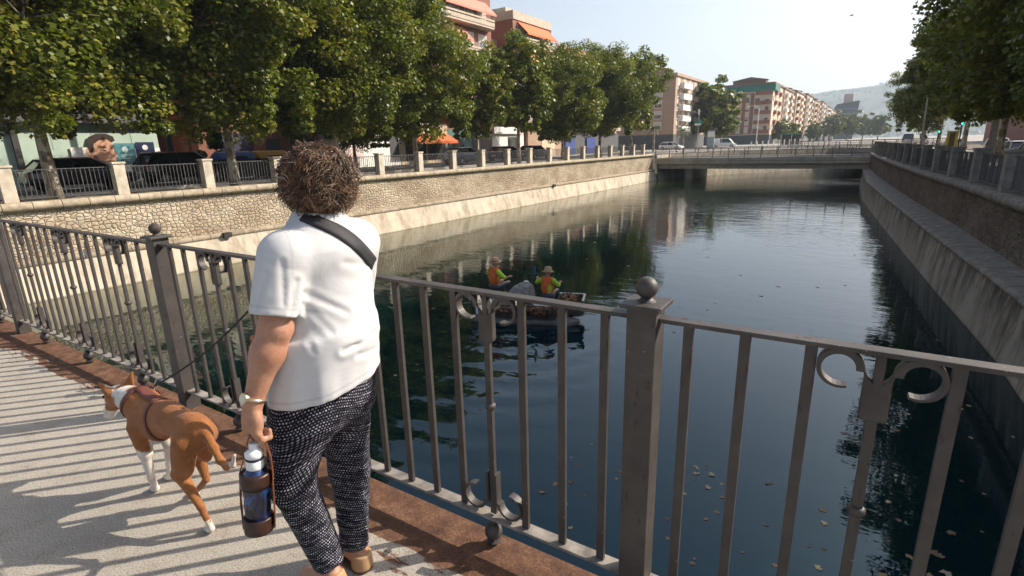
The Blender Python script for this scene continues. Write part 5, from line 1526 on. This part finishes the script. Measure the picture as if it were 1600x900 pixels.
link_mesh('curls', np_mesh('curls', V, F, mat_hair(), {'tint': T}), hcap, True)

# shoulder strap lying on the shirt
def hit(f, o, d, t1=.5):
    o = np.array(o, float); d = np.array(d, float); t = 0
    for _ in range(60):
        v = float(f((o + d * t)[None])[0])
        if v < .0008: break
        t += max(v * .8, .0006)
        if t > t1: break
    return o + d * t
A = np.array([-.072, 0, 1.365]); B = np.array([.122, 0, 1.185])
m = MB(); rows = []
for i in range(25):
    u = i / 24; c = A * (1 - u) + B * u; c = c + np.array([.020, 0, .020]) * math.sin(math.pi * u) * 1.0
    tdir = (B - A) / np.linalg.norm(B - A); pr = np.array([-tdir[2], 0, tdir[0]]) if False else np.array([tdir[2] * -1, 0, tdir[0]])
    row = []
    for s in (-1, -.33, .33, 1):
        p = c + pr * s * .0175; h_ = hit(shirt_f, (p[0], -.3, p[2]), (0, 1, 0), .45); row.append(h_ + np.array([0, -.0022, 0]))
    rows.append(row)
sm = np.array(rows)
for _ in range(2): sm[1:-1] = (sm[:-2] + sm[2:] + 2 * sm[1:-1]) / 4
# carry it over the shoulder and round the far side
e0 = [sm[0] + np.array([-.004 * k, .022 * k, .012 * k - .006 * k * k]) for k in (4, 3, 2, 1)]
e1 = [sm[-1] + np.array([.008 * k - .004 * k * k, .028 * k, -.012 * k]) for k in (1, 2, 3, 4)]
allr = e0 + [r_ for r_ in sm] + e1
m.strip([[tuple(p) for p in r_] for r_ in allr], None)
so = m.build('bag_strap', M_STRAP, woman, smooth=True); md = so.modifiers.new('thick', 'SOLIDIFY'); md.thickness = .003; md.offset = 0
# watch
wd = (WRI - ELB) / np.linalg.norm(WRI - ELB); wc = WRI - wd * .012
a1 = np.cross(wd, [0, 1, 0]); a1 /= np.linalg.norm(a1); a2 = np.cross(wd, a1)
m = MB(); ring = [wc + (a1 * math.cos(t_) + a2 * math.sin(t_)) * .0305 for t_ in np.linspace(0, 2 * math.pi, 25)]
m.tube(ring, .0055, 8, cap=False); w_ = m.build('watch', M_GOLD, woman, smooth=True)
fd = -a1 * (1 if (-a1)[0] < 0 else -1); fd = fd * .8 - np.array([0, 1, 0]) * .6; fd /= np.linalg.norm(fd)
m = MB(); m.cyl(tuple(wc + fd * .026), tuple(wc + fd * .037), .017, n=20); m.build('watch_case', M_GOLD, w_, smooth=False)
m = MB(); m.cyl(tuple(wc + fd * .037), tuple(wc + fd * .0375), .0135, n=20); m.build('watch_dial', simple('dial', (.7, .68, .6), rough=.2), w_)
# sandals: sole and closed leather upper round the heel, open at the instep
for an, lift in ((LANK, LANK[2] - .075), (RANK, 0.0)):
    heel = an - f3 * .030 - z3 * .052; toe = an + f3 * .150 - z3 * (.054 + lift * .95)
    heel[2] = max(heel[2], .02); toe[2] = max(toe[2], .018)
    def upper_f(P, heel=heel, toe=toe, an=an):
        ax = (toe - heel) / np.linalg.norm(toe - heel); nrm = np.cross(r3, ax); nrm = nrm / np.linalg.norm(nrm)
        if nrm[2] < 0: nrm = -nrm
        back = smax(cone(P, heel, heel + nrm * .050, .041, .038), (P - heel) @ ax - .055, .006)
        front = cone(P, toe - ax * .045, toe - ax * .005, .040, .034)
        front = smax(front, -((P - toe) @ ax + .085), .006)
        d = smin(back, front, .01)
        d = smax(d, -((P - heel) @ nrm) - .012, .004)
        return smax(d, (P - heel) @ nrm - .050, .006)
    def sole_f(P, heel=heel, toe=toe):
        ax = (toe - heel) / np.linalg.norm(toe - heel); nrm = np.cross(r3, ax); nrm = nrm / np.linalg.norm(nrm)
        if nrm[2] < 0: nrm = -nrm
        d = smin(cone(P, heel, toe, .043, .036), cone(P, toe - ax * .05, toe - ax * .02, .044, .040), .02)
        h = (P - heel) @ nrm
        return smax(d, np.abs(h + .018) - .010, .003)
    lo = np.minimum(heel, toe) - .07; hi = np.maximum(heel, toe) + .09
    s_ = sdf_obj('sandal', sole_f, lo, hi, .0045, M_SOLE, woman)
    sdf_obj('leather_upper', upper_f, lo, hi, .0045, M_TAN, s_, off=Vector((0, 0, 0)))

# ------------------------------------------------------------------ bottle in its leather carrier, hanging from her left hand
def wl2(p):   # woman-local to world
    c, s = math.cos(R(53.33)), math.sin(R(53.33)); return Vector((WB[0] + p[0] * c - p[1] * s, WB[1] + p[0] * s + p[1] * c, p[2]))
bp = wl2((-.312, -.185, .418))
bt = thing('water_bottle', 'blue bottle with a white nozzle cap in a brown leather carrier, held by the woman', 'bottle', tuple(bp), R(53.33))
bt.rotation_euler = (R(-1), R(4.5), R(53.33))
def mat_bottle():
    t = NT('blue_plastic'); n = t.noise(26, 3, .5, co=t.map((1, 1, .6)))
    c = t.ramp(n, [(.40, (.003, .004, .012)), (.54, (.006, .018, .07)), (.64, (.02, .10, .32))])
    return t.done(c, .16, 0, None, .7)
m = MB(); m.lathe([(.030, .004), (.037, .01), (.0375, .19), (.034, .205), (.022, .222), (.018, .226)], n=28); m.build('bottle', mat_bottle(), bt, smooth=True)
m = MB(); m.lathe([(.0245, .212), (.0255, .222), (.0255, .243), (.0225, .247), (.0225, .252), (.026, .255), (.0265, .268), (.019, .277), (.0135, .280), (.0135, .296), (.0115, .299)], n=28); m.build('nozzle_cap', simple('white_plastic', (.78, .78, .76), (.72, .72, .7), .35, 8, bst=0), bt, smooth=True)
m = MB(); m.lathe([(.0258, .2465), (.0262, .2475), (.0262, .2515), (.0255, .2525)], n=28); m.build('cap_ring', simple('navy_ring', (.01, .015, .06)), bt, smooth=True)
m = MB(); m.lathe([(.034, -.002), (.0425, .004), (.0435, .02), (.0435, .050), (.0415, .053), (.0385, .053)], n=28); m.build('carrier_base', M_LEATHER, bt, smooth=True)
m = MB(); m.lathe([(.0395, .158), (.044, .157), (.0455, .175), (.0455, .198), (.043, .203), (.036, .205)], n=28); m.build('carrier_collar', M_LEATHER, bt, smooth=True)
m = MB()
path = [(.0455, -.012, .012), (.0475, -.012, .06), (.0475, -.012, .16), (.049, -.012, .20), (.046, -.010, .25), (.034, -.004, .30), (.020, 0, .323)]
for i in range(len(path) - 1):
    a, b = Vector(path[i]), Vector(path[i + 1]); 
rows = []
for p in path: rows.append([(p[0], p[1] - .011, p[2]), (p[0] + .001, p[1], p[2]), (p[0], p[1] + .011, p[2])])
m.strip(rows, None)
hp = []
for p in [(.020, 0, .323), (.014, .004, .334), (0.004, .006, .336), (-.006, .006, .330), (-.016, .006, .30), (-.028, .010, .25), (-.044, .012, .2), (-.0475, .012, .1), (-.045, .012, .01)]: hp.append([(p[0], p[1] - .010, p[2]), (p[0], p[1], p[2] + .001), (p[0], p[1] + .010, p[2])])
m.strip(hp, None)
o = m.build('carrier_strap', M_LEATHS, bt, smooth=True); md = o.modifiers.new('t', 'SOLIDIFY'); md.thickness = .003; md.offset = 0
m = MB()
for zz in (.178, .19): m.cyl((.049, -.012, zz), (.0515, -.012, zz), .003, n=8)
m.build('rivet', M_GOLD, bt)

# ------------------------------------------------------------------ dog
DG = thing('dog', 'slim tan and white dog in a brown harness with its tail curled up', 'dog', (-2.40, .87, 0), 0)
DO = np.array([-2.40, .87, 0])
def D(*p): return np.array(p, float) - DO
def dog_f(P):
    d = ell(P, D(-2.62, .865, .385), (.145, .070, .108))
    d = smin(d, ell(P, D(-2.68, .865, .425), (.080, .056, .082)), .04)
    d = smin(d, ell(P, D(-2.42, .870, .435), (.170, .062, .075)), .06)
    d = smin(d, ell(P, D(-2.23, .872, .432), (.105, .064, .080)), .05)
    d = smin(d, cone(P, D(-2.72, .865, .435), D(-2.885, .852, .435), .074, .050), .04)
    # head turned slightly to its left, lowered
    d = smin(d, ell(P, D(-2.925, .845, .425), (.058, .050, .050)), .03)
    d = smin(d, cone(P, D(-2.955, .838, .402), D(-3.045, .822, .300), .034, .020), .025)
    d = smin(d, ell(P, D(-3.052, .821, .293), (.015, .013, .012)), .006)
    d = smin(d, cone(P, D(-2.95, .836, .375), D(-3.01, .826, .302), .022, .014), .015)
    for s, b, tp in ((-1, D(-2.905, .815, .455), D(-2.945, .788, .515)), (1, D(-2.885, .880, .462), D(-2.865, .905, .540))):
        ax = (tp - b) / np.linalg.norm(tp - b)
        e = cone(P, b, tp, .027, .004)
        cen = (b + tp) / 2; fr = np.array([-.8, s * .1 - .0, -.15]); fr /= np.linalg.norm(fr)
        sc_ = cone(P, b + fr * .022 + ax * .01, tp + fr * .02, .020, .007)
        e = smax(e, -sc_, .004)
        d = smin(d, e, .012)
    # hind legs
    for hip, st, ho, paw, toe in ((D(-2.215, .825, .40), D(-2.29, .808, .245), D(-2.155, .808, .135), D(-2.135, .822, .030), D(-2.155, .823, .018)), (D(-2.24, .915, .40), D(-2.37, .925, .24), D(-2.345, .925, .125), D(-2.445, .912, .028), D(-2.468, .912, .016))):
        d = smin(d, ell(P, (hip * .6 + st * .4), (.062, .030, .098)), .03)
        d = smin(d, cone(P, hip, st, .052, .031), .03)
        d = smin(d, cone(P, st, ho, .029, .0145), .018)
        d = smin(d, cone(P, ho, paw, .0145, .012), .008)
        d = smin(d, ell(P, (paw + toe) / 2 - np.array([.004, 0, .004]), (.027, .018, .015)), .008)
        for q in (-1, 0, 1): d = smin(d, ell(P, toe + np.array([-.014, q * .010, -.002]), (.011, .006, .009)), .003)
    # fore legs
    for sh, el_, wr, paw in ((D(-2.66, .820, .35), D(-2.615, .806, .235), D(-2.635, .812, .095), D(-2.655, .825, .020)), (D(-2.67, .905, .35), D(-2.63, .912, .235), D(-2.675, .910, .10), D(-2.70, .905, .020))):
        d = smin(d, cone(P, sh, el_, .050, .030), .025)
        d = smin(d, cone(P, el_, wr, .026, .016), .012)
        d = smin(d, cone(P, wr, paw, .0165, .014), .008)
        d = smin(d, ell(P, paw + np.array([-.010, 0, -.003]), (.026, .018, .016)), .008)
        for q in (-1, 0, 1): d = smin(d, ell(P, paw + np.array([-.030, q * .010, -.006]), (.011, .006, .009)), .003)
    # tail
    tl = [D(-2.135, .872, .455), D(-2.085, .872, .40), D(-2.045, .870, .355), D(-1.995, .868, .345), D(-1.94, .866, .375), D(-1.905, .864, .43)]
    rr = [.019, .015, .0135, .012, .010, .006]
    for i in range(5): d = smin(d, cone(P, tl[i], tl[i + 1], rr[i], rr[i + 1]), .014)
    return d
def dog_col(V):
    W_ = V + DO; n = len(V); tan = np.array([.33, .128, .038]); wh = np.array([.74, .70, .64])
    rs = np.random.default_rng(1)
    nz = rs.normal(size=n) * .004 + np.sin(W_[:, 0] * 61 + np.sin(W_[:, 2] * 47) * 2) * .012 + np.sin(W_[:, 1] * 83 + W_[:, 2] * 71) * .008
    c = np.tile(tan, (n, 1))
    dk = np.clip((W_[:, 2] - .44) / .09, 0, 1)[:, None]; c = c * (1 - dk * .28) + np.array([.22, .075, .02]) * dk * .28
    c *= (1 + .10 * np.sin(W_[:, 0] * 15)[:, None] * np.sin(W_[:, 2] * 21)[:, None])
    def put(mask): c[mask] = wh
    put((W_[:, 0] < -2.55) & (W_[:, 2] < .255 + nz))                       # fore legs
    put((W_[:, 0] < -2.58) & (W_[:, 2] < .30 + nz) & (np.abs(W_[:, 1] - .865) < .045))   # chest
    put((W_[:, 2] < .062 + nz))                                              # hind paws
    put(np.linalg.norm((W_ - np.array([-2.80, .825, .47])) * np.array([.9, 1.0, 1.0]), axis=1) < .058 + nz)     # neck patch
    put((np.linalg.norm(W_ - np.array([-2.905, .848, .475]), axis=1) < .032 + nz))       # blaze between the ears
    put((W_[:, 0] < -2.975 + nz) & (W_[:, 2] < .40))                          # muzzle
    put((W_[:, 0] < -2.93 + nz) & (W_[:, 2] < .345))
    put((W_[:, 0] > -1.935 + nz) & (W_[:, 2] > .37))                          # tail tip
    c[np.linalg.norm(W_ - np.array([-3.060, .820, .292]), axis=1) < .017] = (.02, .015, .015)
    for s, b in ((-1, (-2.925, .802, .485)), (1, (-2.875, .893, .50))):
        pass
    return c
def mat_dog():
    t = NT('dog_coat'); a = t.node('ShaderNodeAttribute', attribute_name='tint')
    fu = t.noise(240, 3, .7, co=t.map((.35, 1.2, 1)))
    c = t.mix(.6, a.outputs['Color'], t.ramp(fu, [(.3, (.62, .58, .55)), (.65, (1.2, 1.18, 1.15))]), 'MULTIPLY')
    c = t.mix(.75, c, t.ramp(t.noise(26, 6, .75, co=t.map((.5, 1.6, 1.1))), [(.3, (.68, .64, .6)), (.55, (1, 1, 1)), (.75, (1.22, 1.2, 1.16))]), 'MULTIPLY')
    t.b.inputs['Sheen Weight'].default_value = .12
    return t.done(c, .7, 0, t.bump(fu, .9, .005), .25)
sdf_obj('body', dog_f, D(-3.09, .74, -.01), D(-1.87, .98, .57), .0048, mat_dog(), DG, color=dog_col)
m = MB(); m.ball(tuple(D(-2.972, .803, .425)), .008, 10); m.ball(tuple(D(-2.975, .874, .428)), .008, 10); m.build('eye', simple('dog_eye', (.01, .006, .004), rough=.15), DG, smooth=True)
# harness: chest band, neck band, back strap with ring
def wrap_ring(cx, tilt, ymul, rad, width, n=40):
    rows = []
    for i in range(n + 1):
        a = 2 * math.pi * i / n; row = []
        for s in (-1, 0, 1):
            px = cx + tilt * math.sin(a) + s * width / 2
            o = np.array([px, .868 + .25 * math.cos(a), .40 + .25 * math.sin(a)]) - DO
            dr = -np.array([0, math.cos(a), math.sin(a)]); h_ = hit(dog_f, o, dr, .3); row.append(h_ - dr * .0035)
        rows.append(row)
    return rows
hs = thing('dog_harness', 'x', 'x', (0, 0, 0)); bpy.data.objects.remove(hs)
M_HARN = simple('harness_brown', (.15, .045, .030), (.10, .03, .022), .6, 20, 90, .4, .001)
m = MB()
m.strip([[tuple(p) for p in r_] for r_ in wrap_ring(-2.525, .0, 1, .1, .020)], None)
m.strip([[tuple(p) for p in r_] for r_ in wrap_ring(-2.745, .05, 1, .1, .030)], None)
rows = []
for i in range(14):
    x = -2.70 + .17 * i / 13; row = []
    for s in (-1, -.4, .4, 1):
        o = np.array([x, .868 + s * .026, .62]) - DO; h_ = hit(dog_f, o, np.array([0, 0, -1.]), .3); row.append(tuple(h_ + np.array([0, 0, .005])))
    rows.append(row)
m.strip(rows, None)
o = m.build('harness', M_HARN, DG, smooth=True); md = o.modifiers.new('t', 'SOLIDIFY'); md.thickness = .004; md.offset = 0
# leash ring and leash
RING = Vector((-2.575, .885, .535))
m = MB(); m.tube([tuple(Vector(RING) - Vector(DO) + Vector((.012 * math.cos(a), 0, .012 * math.sin(a)))) for a in np.linspace(0, 6.283, 15)], .0022, 6, cap=False); m.build('leash_ring', M_GOLD, DG, smooth=True)
HA = wl2(RHA + np.array([-.06, -.015, 0]))
ls = thing('leash', 'thin black leash running from the woman down to the dog\'s harness', 'leash', tuple(RING + Vector((0, 0, .012))), world=True)
m = MB(); pts = []
for i in range(17):
    u = i / 16; p = (RING + Vector((.004, 0, .014))).lerp(HA, u); p.z -= .035 * math.sin(math.pi * u); pts.append(p)
m.tube(pts, .0042, 6); m.tube([HA, HA + Vector((.02, .03, -.05)), HA + Vector((.01, .05, -.09)), HA + Vector((-.01, .03, -.05)), HA], .004, 6); m.build('cord', M_STRAP, ls, smooth=True)
m = MB(); m.tube([RING + Vector((0, 0, .006)), RING + Vector((.01, .003, .03)), RING + Vector((.022, .008, .05))], [.005, .006, .004], 8); m.build('clip', simple('clip_steel', (.4, .4, .42), rough=.3, metal=.9), ls, smooth=True)
# ------------------------------------------------------------------ work boat
BOA = R(22)
BX, BY, BZ = -7.2, 11.35, -2.87
boat = thing('work_boat', 'small flat cleaning boat with floats and a wire tray full of brown leaves', 'boat', (BX, BY, BZ), BOA)
M_ALU = simple('boat_aluminium', (.16, .16, .15), (.09, .09, .085), .5, 10, metal=.3)
M_DK = simple('boat_dark', (.05, .045, .04), (.03, .028, .025), .7, 10)
for s in (-1, 1):
    m = MB(); m.tube([(-1.45, s * .60, .08), (-1.25, s * .60, .05), (1.15, s * .60, .05), (1.38, s * .60, .12)], [.10, .16, .16, .06], 12); m.build('float', M_ALU, boat, smooth=True)
m = MB(); m.bx(-1.3, 1.1, -.55, .6, .21, .29); m.build('deck', M_ALU, boat, bevel=.01)
m = MB(); 
for y in (-.80, -.56): m.bx(-1.0, .78, y - .015, y + .015, .42, .46)
m.bx(-1.0, .78, -.80, -.56, .2, .22)
for x in np.linspace(-1.0, .78, 13): m.bx(x - .01, x + .01, -.81, -.79, .2, .44)
for x in (-1.0, .78): m.bx(x - .012, x + .012, -.80, -.56, .2, .46)
m.build('leaf_tray', M_DK, boat)
M_LIT = simple('leaf_litter', (.24, .12, .06), (.07, .04, .025), .8, 22, 60, 1, .02)
rg2 = np.random.default_rng(9); cl = [(rg2.uniform(-.95, .74), rg2.uniform(-.77, -.58), .36 + rg2.uniform(-.05, .08), .09) for _ in range(44)]
lm = leaf_mesh('leaf_pile', cl, 26, .075, 4, mat_leaf('litter_leaf', [(0, (.08, .035, .018)), (.5, (.20, .09, .035)), (1, (.42, .24, .12))], .1)); o = link_mesh('leaf_pile', lm, boat); tag(o, kind='stuff')
# motor at the left end
mo = MB(); mo.tube([(-1.52, -.1, .45), (-1.52, -.1, .60), (-1.50, -.1, .68)], [.15, .17, .09], 12); mo_ = mo.build('outboard_motor', M_WHITE, boat, smooth=True)
m = MB(); m.bx(-1.58, -1.46, -.15, -.05, -.35, .45); m.bx(-1.45, -1.29, -.2, 0, .2, .4); m.tube([(-1.4, -.1, .52), (-1.05, -.1, .56)], .018, 6); m.build('motor_leg', M_DK, mo_, off=Vector((0, 0, 0)))
fb = thing('fuel_box', 'white box with a blue side at the motor end of the boat', 'box', (BX - 1.15 * math.cos(BOA) + .5 * math.sin(BOA), BY - 1.15 * math.sin(BOA) - .5 * math.cos(BOA), BZ + .2), BOA)
m = MB(); m.bx(-.17, .2, -.15, .15, 0, .34); m.build('box', M_WHITE, fb, bevel=.02); m = MB(); m.bx(-.205, -.171, -.13, .13, .03, .3); m.build('blue_side', simple('box_blue', (.06, .15, .3)), fb); m = MB(); m.bx(-.1, .1, -.03, .03, .34, .38); m.build('handle', M_DK, fb)
def bl(x, y, z): c, s = math.cos(BOA), math.sin(BOA); return (BX + x * c - y * s, BY + x * s + y * c, BZ + z)
cr = thing('crate', 'black crate with a white rim, heaped with leaves, at the boat\'s right end', 'crate', bl(1.12, -.22, .30), BOA)
m = MB(); m.bx(-.32, .32, -.34, .34, -.02, .02); m.bx(-.32, .32, -.34, -.31, .02, .32); m.bx(-.32, .32, .31, .34, .02, .32); m.bx(-.32, -.29, -.309, .309, .02, .32); m.bx(.29, .32, -.309, .309, .02, .32); m.build('box', M_DK, cr)
m = MB(); m.bx(-.34, .34, .30, .36, .321, .35); m.bx(.30, .36, -.34, .299, .321, .35); m.build('rim', simple('crate_rim', (.5, .5, .48)), cr, bevel=.01)
cl = [(rg2.uniform(-.24, .24), rg2.uniform(-.26, .26), .30 + rg2.uniform(0, .05), .08) for _ in range(16)]
o = link_mesh('leaf_heap', leaf_mesh('leaf_heap', cl, 26, .07, 6, bpy.data.materials['litter_leaf']), cr); tag(o, kind='stuff')
# grey sack / net heap between the men
sk_ = thing('sack', 'big grey bulging sack between the two boatmen', 'sack', bl(-.25, .28, .29), BOA); sk_.scale = (.85, .85, .8)
def sack_f(P):
    d = ell(P, (0, 0, .30), (.42, .3, .36)); d = smin(d, ell(P, (.12, 0, .5), (.22, .2, .22)), .12); d = smin(d, ell(P, (-.25, .05, .18), (.26, .26, .22)), .1)
    d = smax(d, -P[:, 2], .02)
    return d + .016 * np.sin(P[:, 0] * 17 + P[:, 2] * 9) * np.sin(P[:, 1] * 15 + P[:, 2] * 12) + .008 * np.sin(P[:, 0] * 41) * np.sin(P[:, 2] * 33)
sdf_obj('cloth', sack_f, (-.6, -.45, -.05), (.55, .45, .8), .022, simple('sack_grey', (.27, .265, .26), (.15, .14, .125), .8, 5, 30, .6, .02), sk_)
m = MB(); m.lathe([(.05, .70), (.09, .74), (.03, .78)], (.12, 0, 0), 10); m.build('tied_neck', simple('sack_tie', (.6, .6, .58)), sk_)
wp = thing('white_tarpaulin', 'pale tarpaulin folded on the boat deck', 'tarpaulin', bl(.55, .1, .295), BOA)
def tarp_f(P): return smax(ell(P, (0, 0, .02), (.5, .3, .09)) + .01 * np.sin(P[:, 0] * 30) * np.sin(P[:, 1] * 25), -P[:, 2], .01)
sdf_obj('sheet', tarp_f, (-.6, -.4, -.02), (.6, .4, .16), .02, simple('tarp', (.62, .60, .56), (.5, .47, .43), .7, 6), wp)

M_VEST = simple('vest_orange', (.60, .12, .02), (.50, .09, .015), .7, 8); M_LIME = simple('lime_cloth', (.36, .58, .03), (.26, .46, .03), .7, 8)
M_HAT = simple('hat_straw', (.36, .25, .15), (.26, .17, .10), .8, 20); M_DCL = simple('dark_clothes', (.03, .035, .05), (.02, .02, .03), .8, 10)
M_GLOVE = simple('glove_red', (.30, .02, .025), rough=.7); M_GLB = simple('glove_blue', (.02, .10, .35), rough=.7)
def boatman(label, loc, rz, hands, look, hat_floppy, glove):
    p = thing('person', label, 'person', loc, rz)
    sh = [np.array([-.17, 0, .50]), np.array([.17, 0, .50])]
    el = [(sh[0] + hands[0]) / 2 + np.array([-.07, -.02, -.08]), (sh[1] + hands[1]) / 2 + np.array([.07, -.02, -.08])]
    hc = np.array([look[0] * .03, .03 + .02, .72])
    def bf(P):
        d = ell(P, (0, 0, .32), (.15, .10, .26)); d = smin(d, cone(P, sh[0], sh[1], .06, .06), .04); d = smin(d, ell(P, (0, .0, .08), (.17, .13, .12)), .05)
        d = smin(d, cone(P, (0, .0, .52), hc, .055, .05), .03); d = smin(d, ell(P, hc, (.075, .09, .11)), .02)
        d = smin(d, cone(P, hc + np.array([0, .085, .0]), hc + np.array([0, .11, -.02]), .012, .014), .01)
        for s in (-1, 1): d = smin(d, ell(P, hc + np.array([s * .078, 0, -.01]), (.01, .02, .03)), .01); d = smax(d, -ell(P, hc + np.array([s * .03, .09, .02]), (.016, .01, .01)), .008)
        for s in (0, 1):
            d = smin(d, cone(P, sh[s], el[s], .05, .04), .02); d = smin(d, cone(P, el[s], hands[s], .04, .026), .02)
            dirn = hands[s] - el[s]; dirn = dirn / np.linalg.norm(dirn); side = np.cross(dirn, [0, 0, 1.]); side /= np.linalg.norm(side)
            d = smin(d, ell(P, hands[s] + dirn * .04, (.035, .04, .035)), .015)
            for q in range(4): 
                a = hands[s] + dirn * .07 + side * (.030 - .02 * q); d = smin(d, cone(P, a, a + dirn * (.035 + .006 * (q in (1, 2))) - np.array([0, 0, .012]), .010, .008), .004)
            a = hands[s] + dirn * .03 + side * .035; d = smin(d, cone(P, a, a + side * .025 + dirn * .02, .011, .009), .006)
        for s in (-1, 1):
            d = smin(d, cone(P, (s * .09, .0, .06), (s * .13, .40, .12), .085, .06), .03); d = smin(d, cone(P, (s * .13, .40, .12), (s * .12, .42, -.20), .055, .04), .03)
            d = smin(d, cone(P, (s * .12, .40, -.23), (s * .12, .56, -.235), .04, .032), .03)
        return d
    def col(V):
        n = len(V); c = np.tile(np.array([.45, .22, .14]), (n, 1))
        c[(V[:, 2] < .16)] = (.03, .035, .055)
        return c
    t = NT('boatman_body'); a = t.node('ShaderNodeAttribute', attribute_name='tint'); mt = t.done(a.outputs['Color'], .6)
    sdf_obj('body', bf, (-.55, -.2, -.3), (.6, .65, .86), .012, mt, p, color=col)
    def sf(P):
        d = ell(P, (0, 0, .32), (.165, .115, .25)); d = smin(d, cone(P, sh[0], sh[1], .072, .072), .04)
        for s in (0, 1): d = smin(d, smax(cone(P, sh[s], el[s], .066, .052), -(np.ones(len(P))), .01), .02)
        return smax(d, .12 - P[:, 2], .01)
    sdf_obj('shirt', sf, (-.5, -.2, .08), (.5, .3, .64), .012, M_LIME, p)
    def vf(P):
        d = ell(P, (0, 0, .33), (.195, .15, .24)); d = smin(d, cone(P, sh[0] * .7 + np.array([0, 0, .16]), sh[1] * .7 + np.array([0, 0, .16]), .095, .095), .04)
        d = smax(d, .14 - P[:, 2], .01); d = smax(d, P[:, 2] - .60, .01)
        d = smax(d, np.abs(P[:, 0]) - .16, .02)
        # open left half of the back shows the lime shirt
        return smax(d, -ell(P, (.10 if look[1] else -.10, -.14, .28), (.065, .12, .17)), .01)
    sdf_obj('life_vest', vf, (-.26, -.24, .08), (.26, .24, .66), .012, M_VEST, p)
    m = MB(); br = .18 if not hat_floppy else .17
    Tm = Matrix.Rotation(R(-8 if hat_floppy else 4), 4, 'X')
    m.lathe([(br, 0), (br * 1.02, .008), (.105, .016), (.095, .09), (.075, .125), (.02, .12)] if not hat_floppy else [(br, -.035), (br * 1.01, -.025), (.11, .016), (.10, .08), (.075, .11), (.02, .118)], tuple(hc + np.array([0, 0, .04])), 22, T=Tm)
    h_ = m.build('hat', M_HAT, p, smooth=True)
    m = MB(); m.lathe([(.106, .018), (.104, .04), (.100, .041)], tuple(hc + np.array([0, 0, .04])), 22, T=Tm); m.build('hat_band', M_DCL, h_, smooth=True, off=Vector((0, 0, 0)))
    return p
boatman('boatman in a brimmed hat and orange life vest, seated at the left end', bl(-1.05, .38, .62), R(-12), [np.array([-.30, .22, .26]), np.array([.46, .10, .40])], (0, 0), False, M_GLOVE)
boatman('boatman bending over in a floppy hat, orange vest and lime shirt, holding a blue pole', bl(.42, .40, .40), R(10), [np.array([-.34, .12, .48]), np.array([.30, .14, .42])], (0, 1), True, M_GLB)
pl = thing('pole', 'thin dark pole with a blue grip held upright on the boat', 'pole', bl(.06, .30, .29), 0)
m = MB(); m.cyl((0, 0, -.5), (.02, .02, 1.25), .016, n=8); m.build('shaft', M_DK, pl); m = MB(); m.cyl((.018, .018, .78), (.02, .02, 1.0), .03, n=8); m.build('grip', M_GLB, pl)

# ------------------------------------------------------------------ air
hz = MB(); hz.bx(-2600, 2600, -70, 3100, -9, 330)
t = NT('haze_air'); t.n.remove(t.b); v = t.node('ShaderNodeVolumePrincipled'); v.inputs['Color'].default_value = (.72, .86, 1, 1); v.inputs['Density'].default_value = .00034; v.inputs['Anisotropy'].default_value = .15
t.l.new(v.outputs[0], t.out.inputs['Volume'])
ho = hz.build('haze', t.mat); tag(ho, 'thin morning haze over the canal and hills', 'haze', kind='stuff')
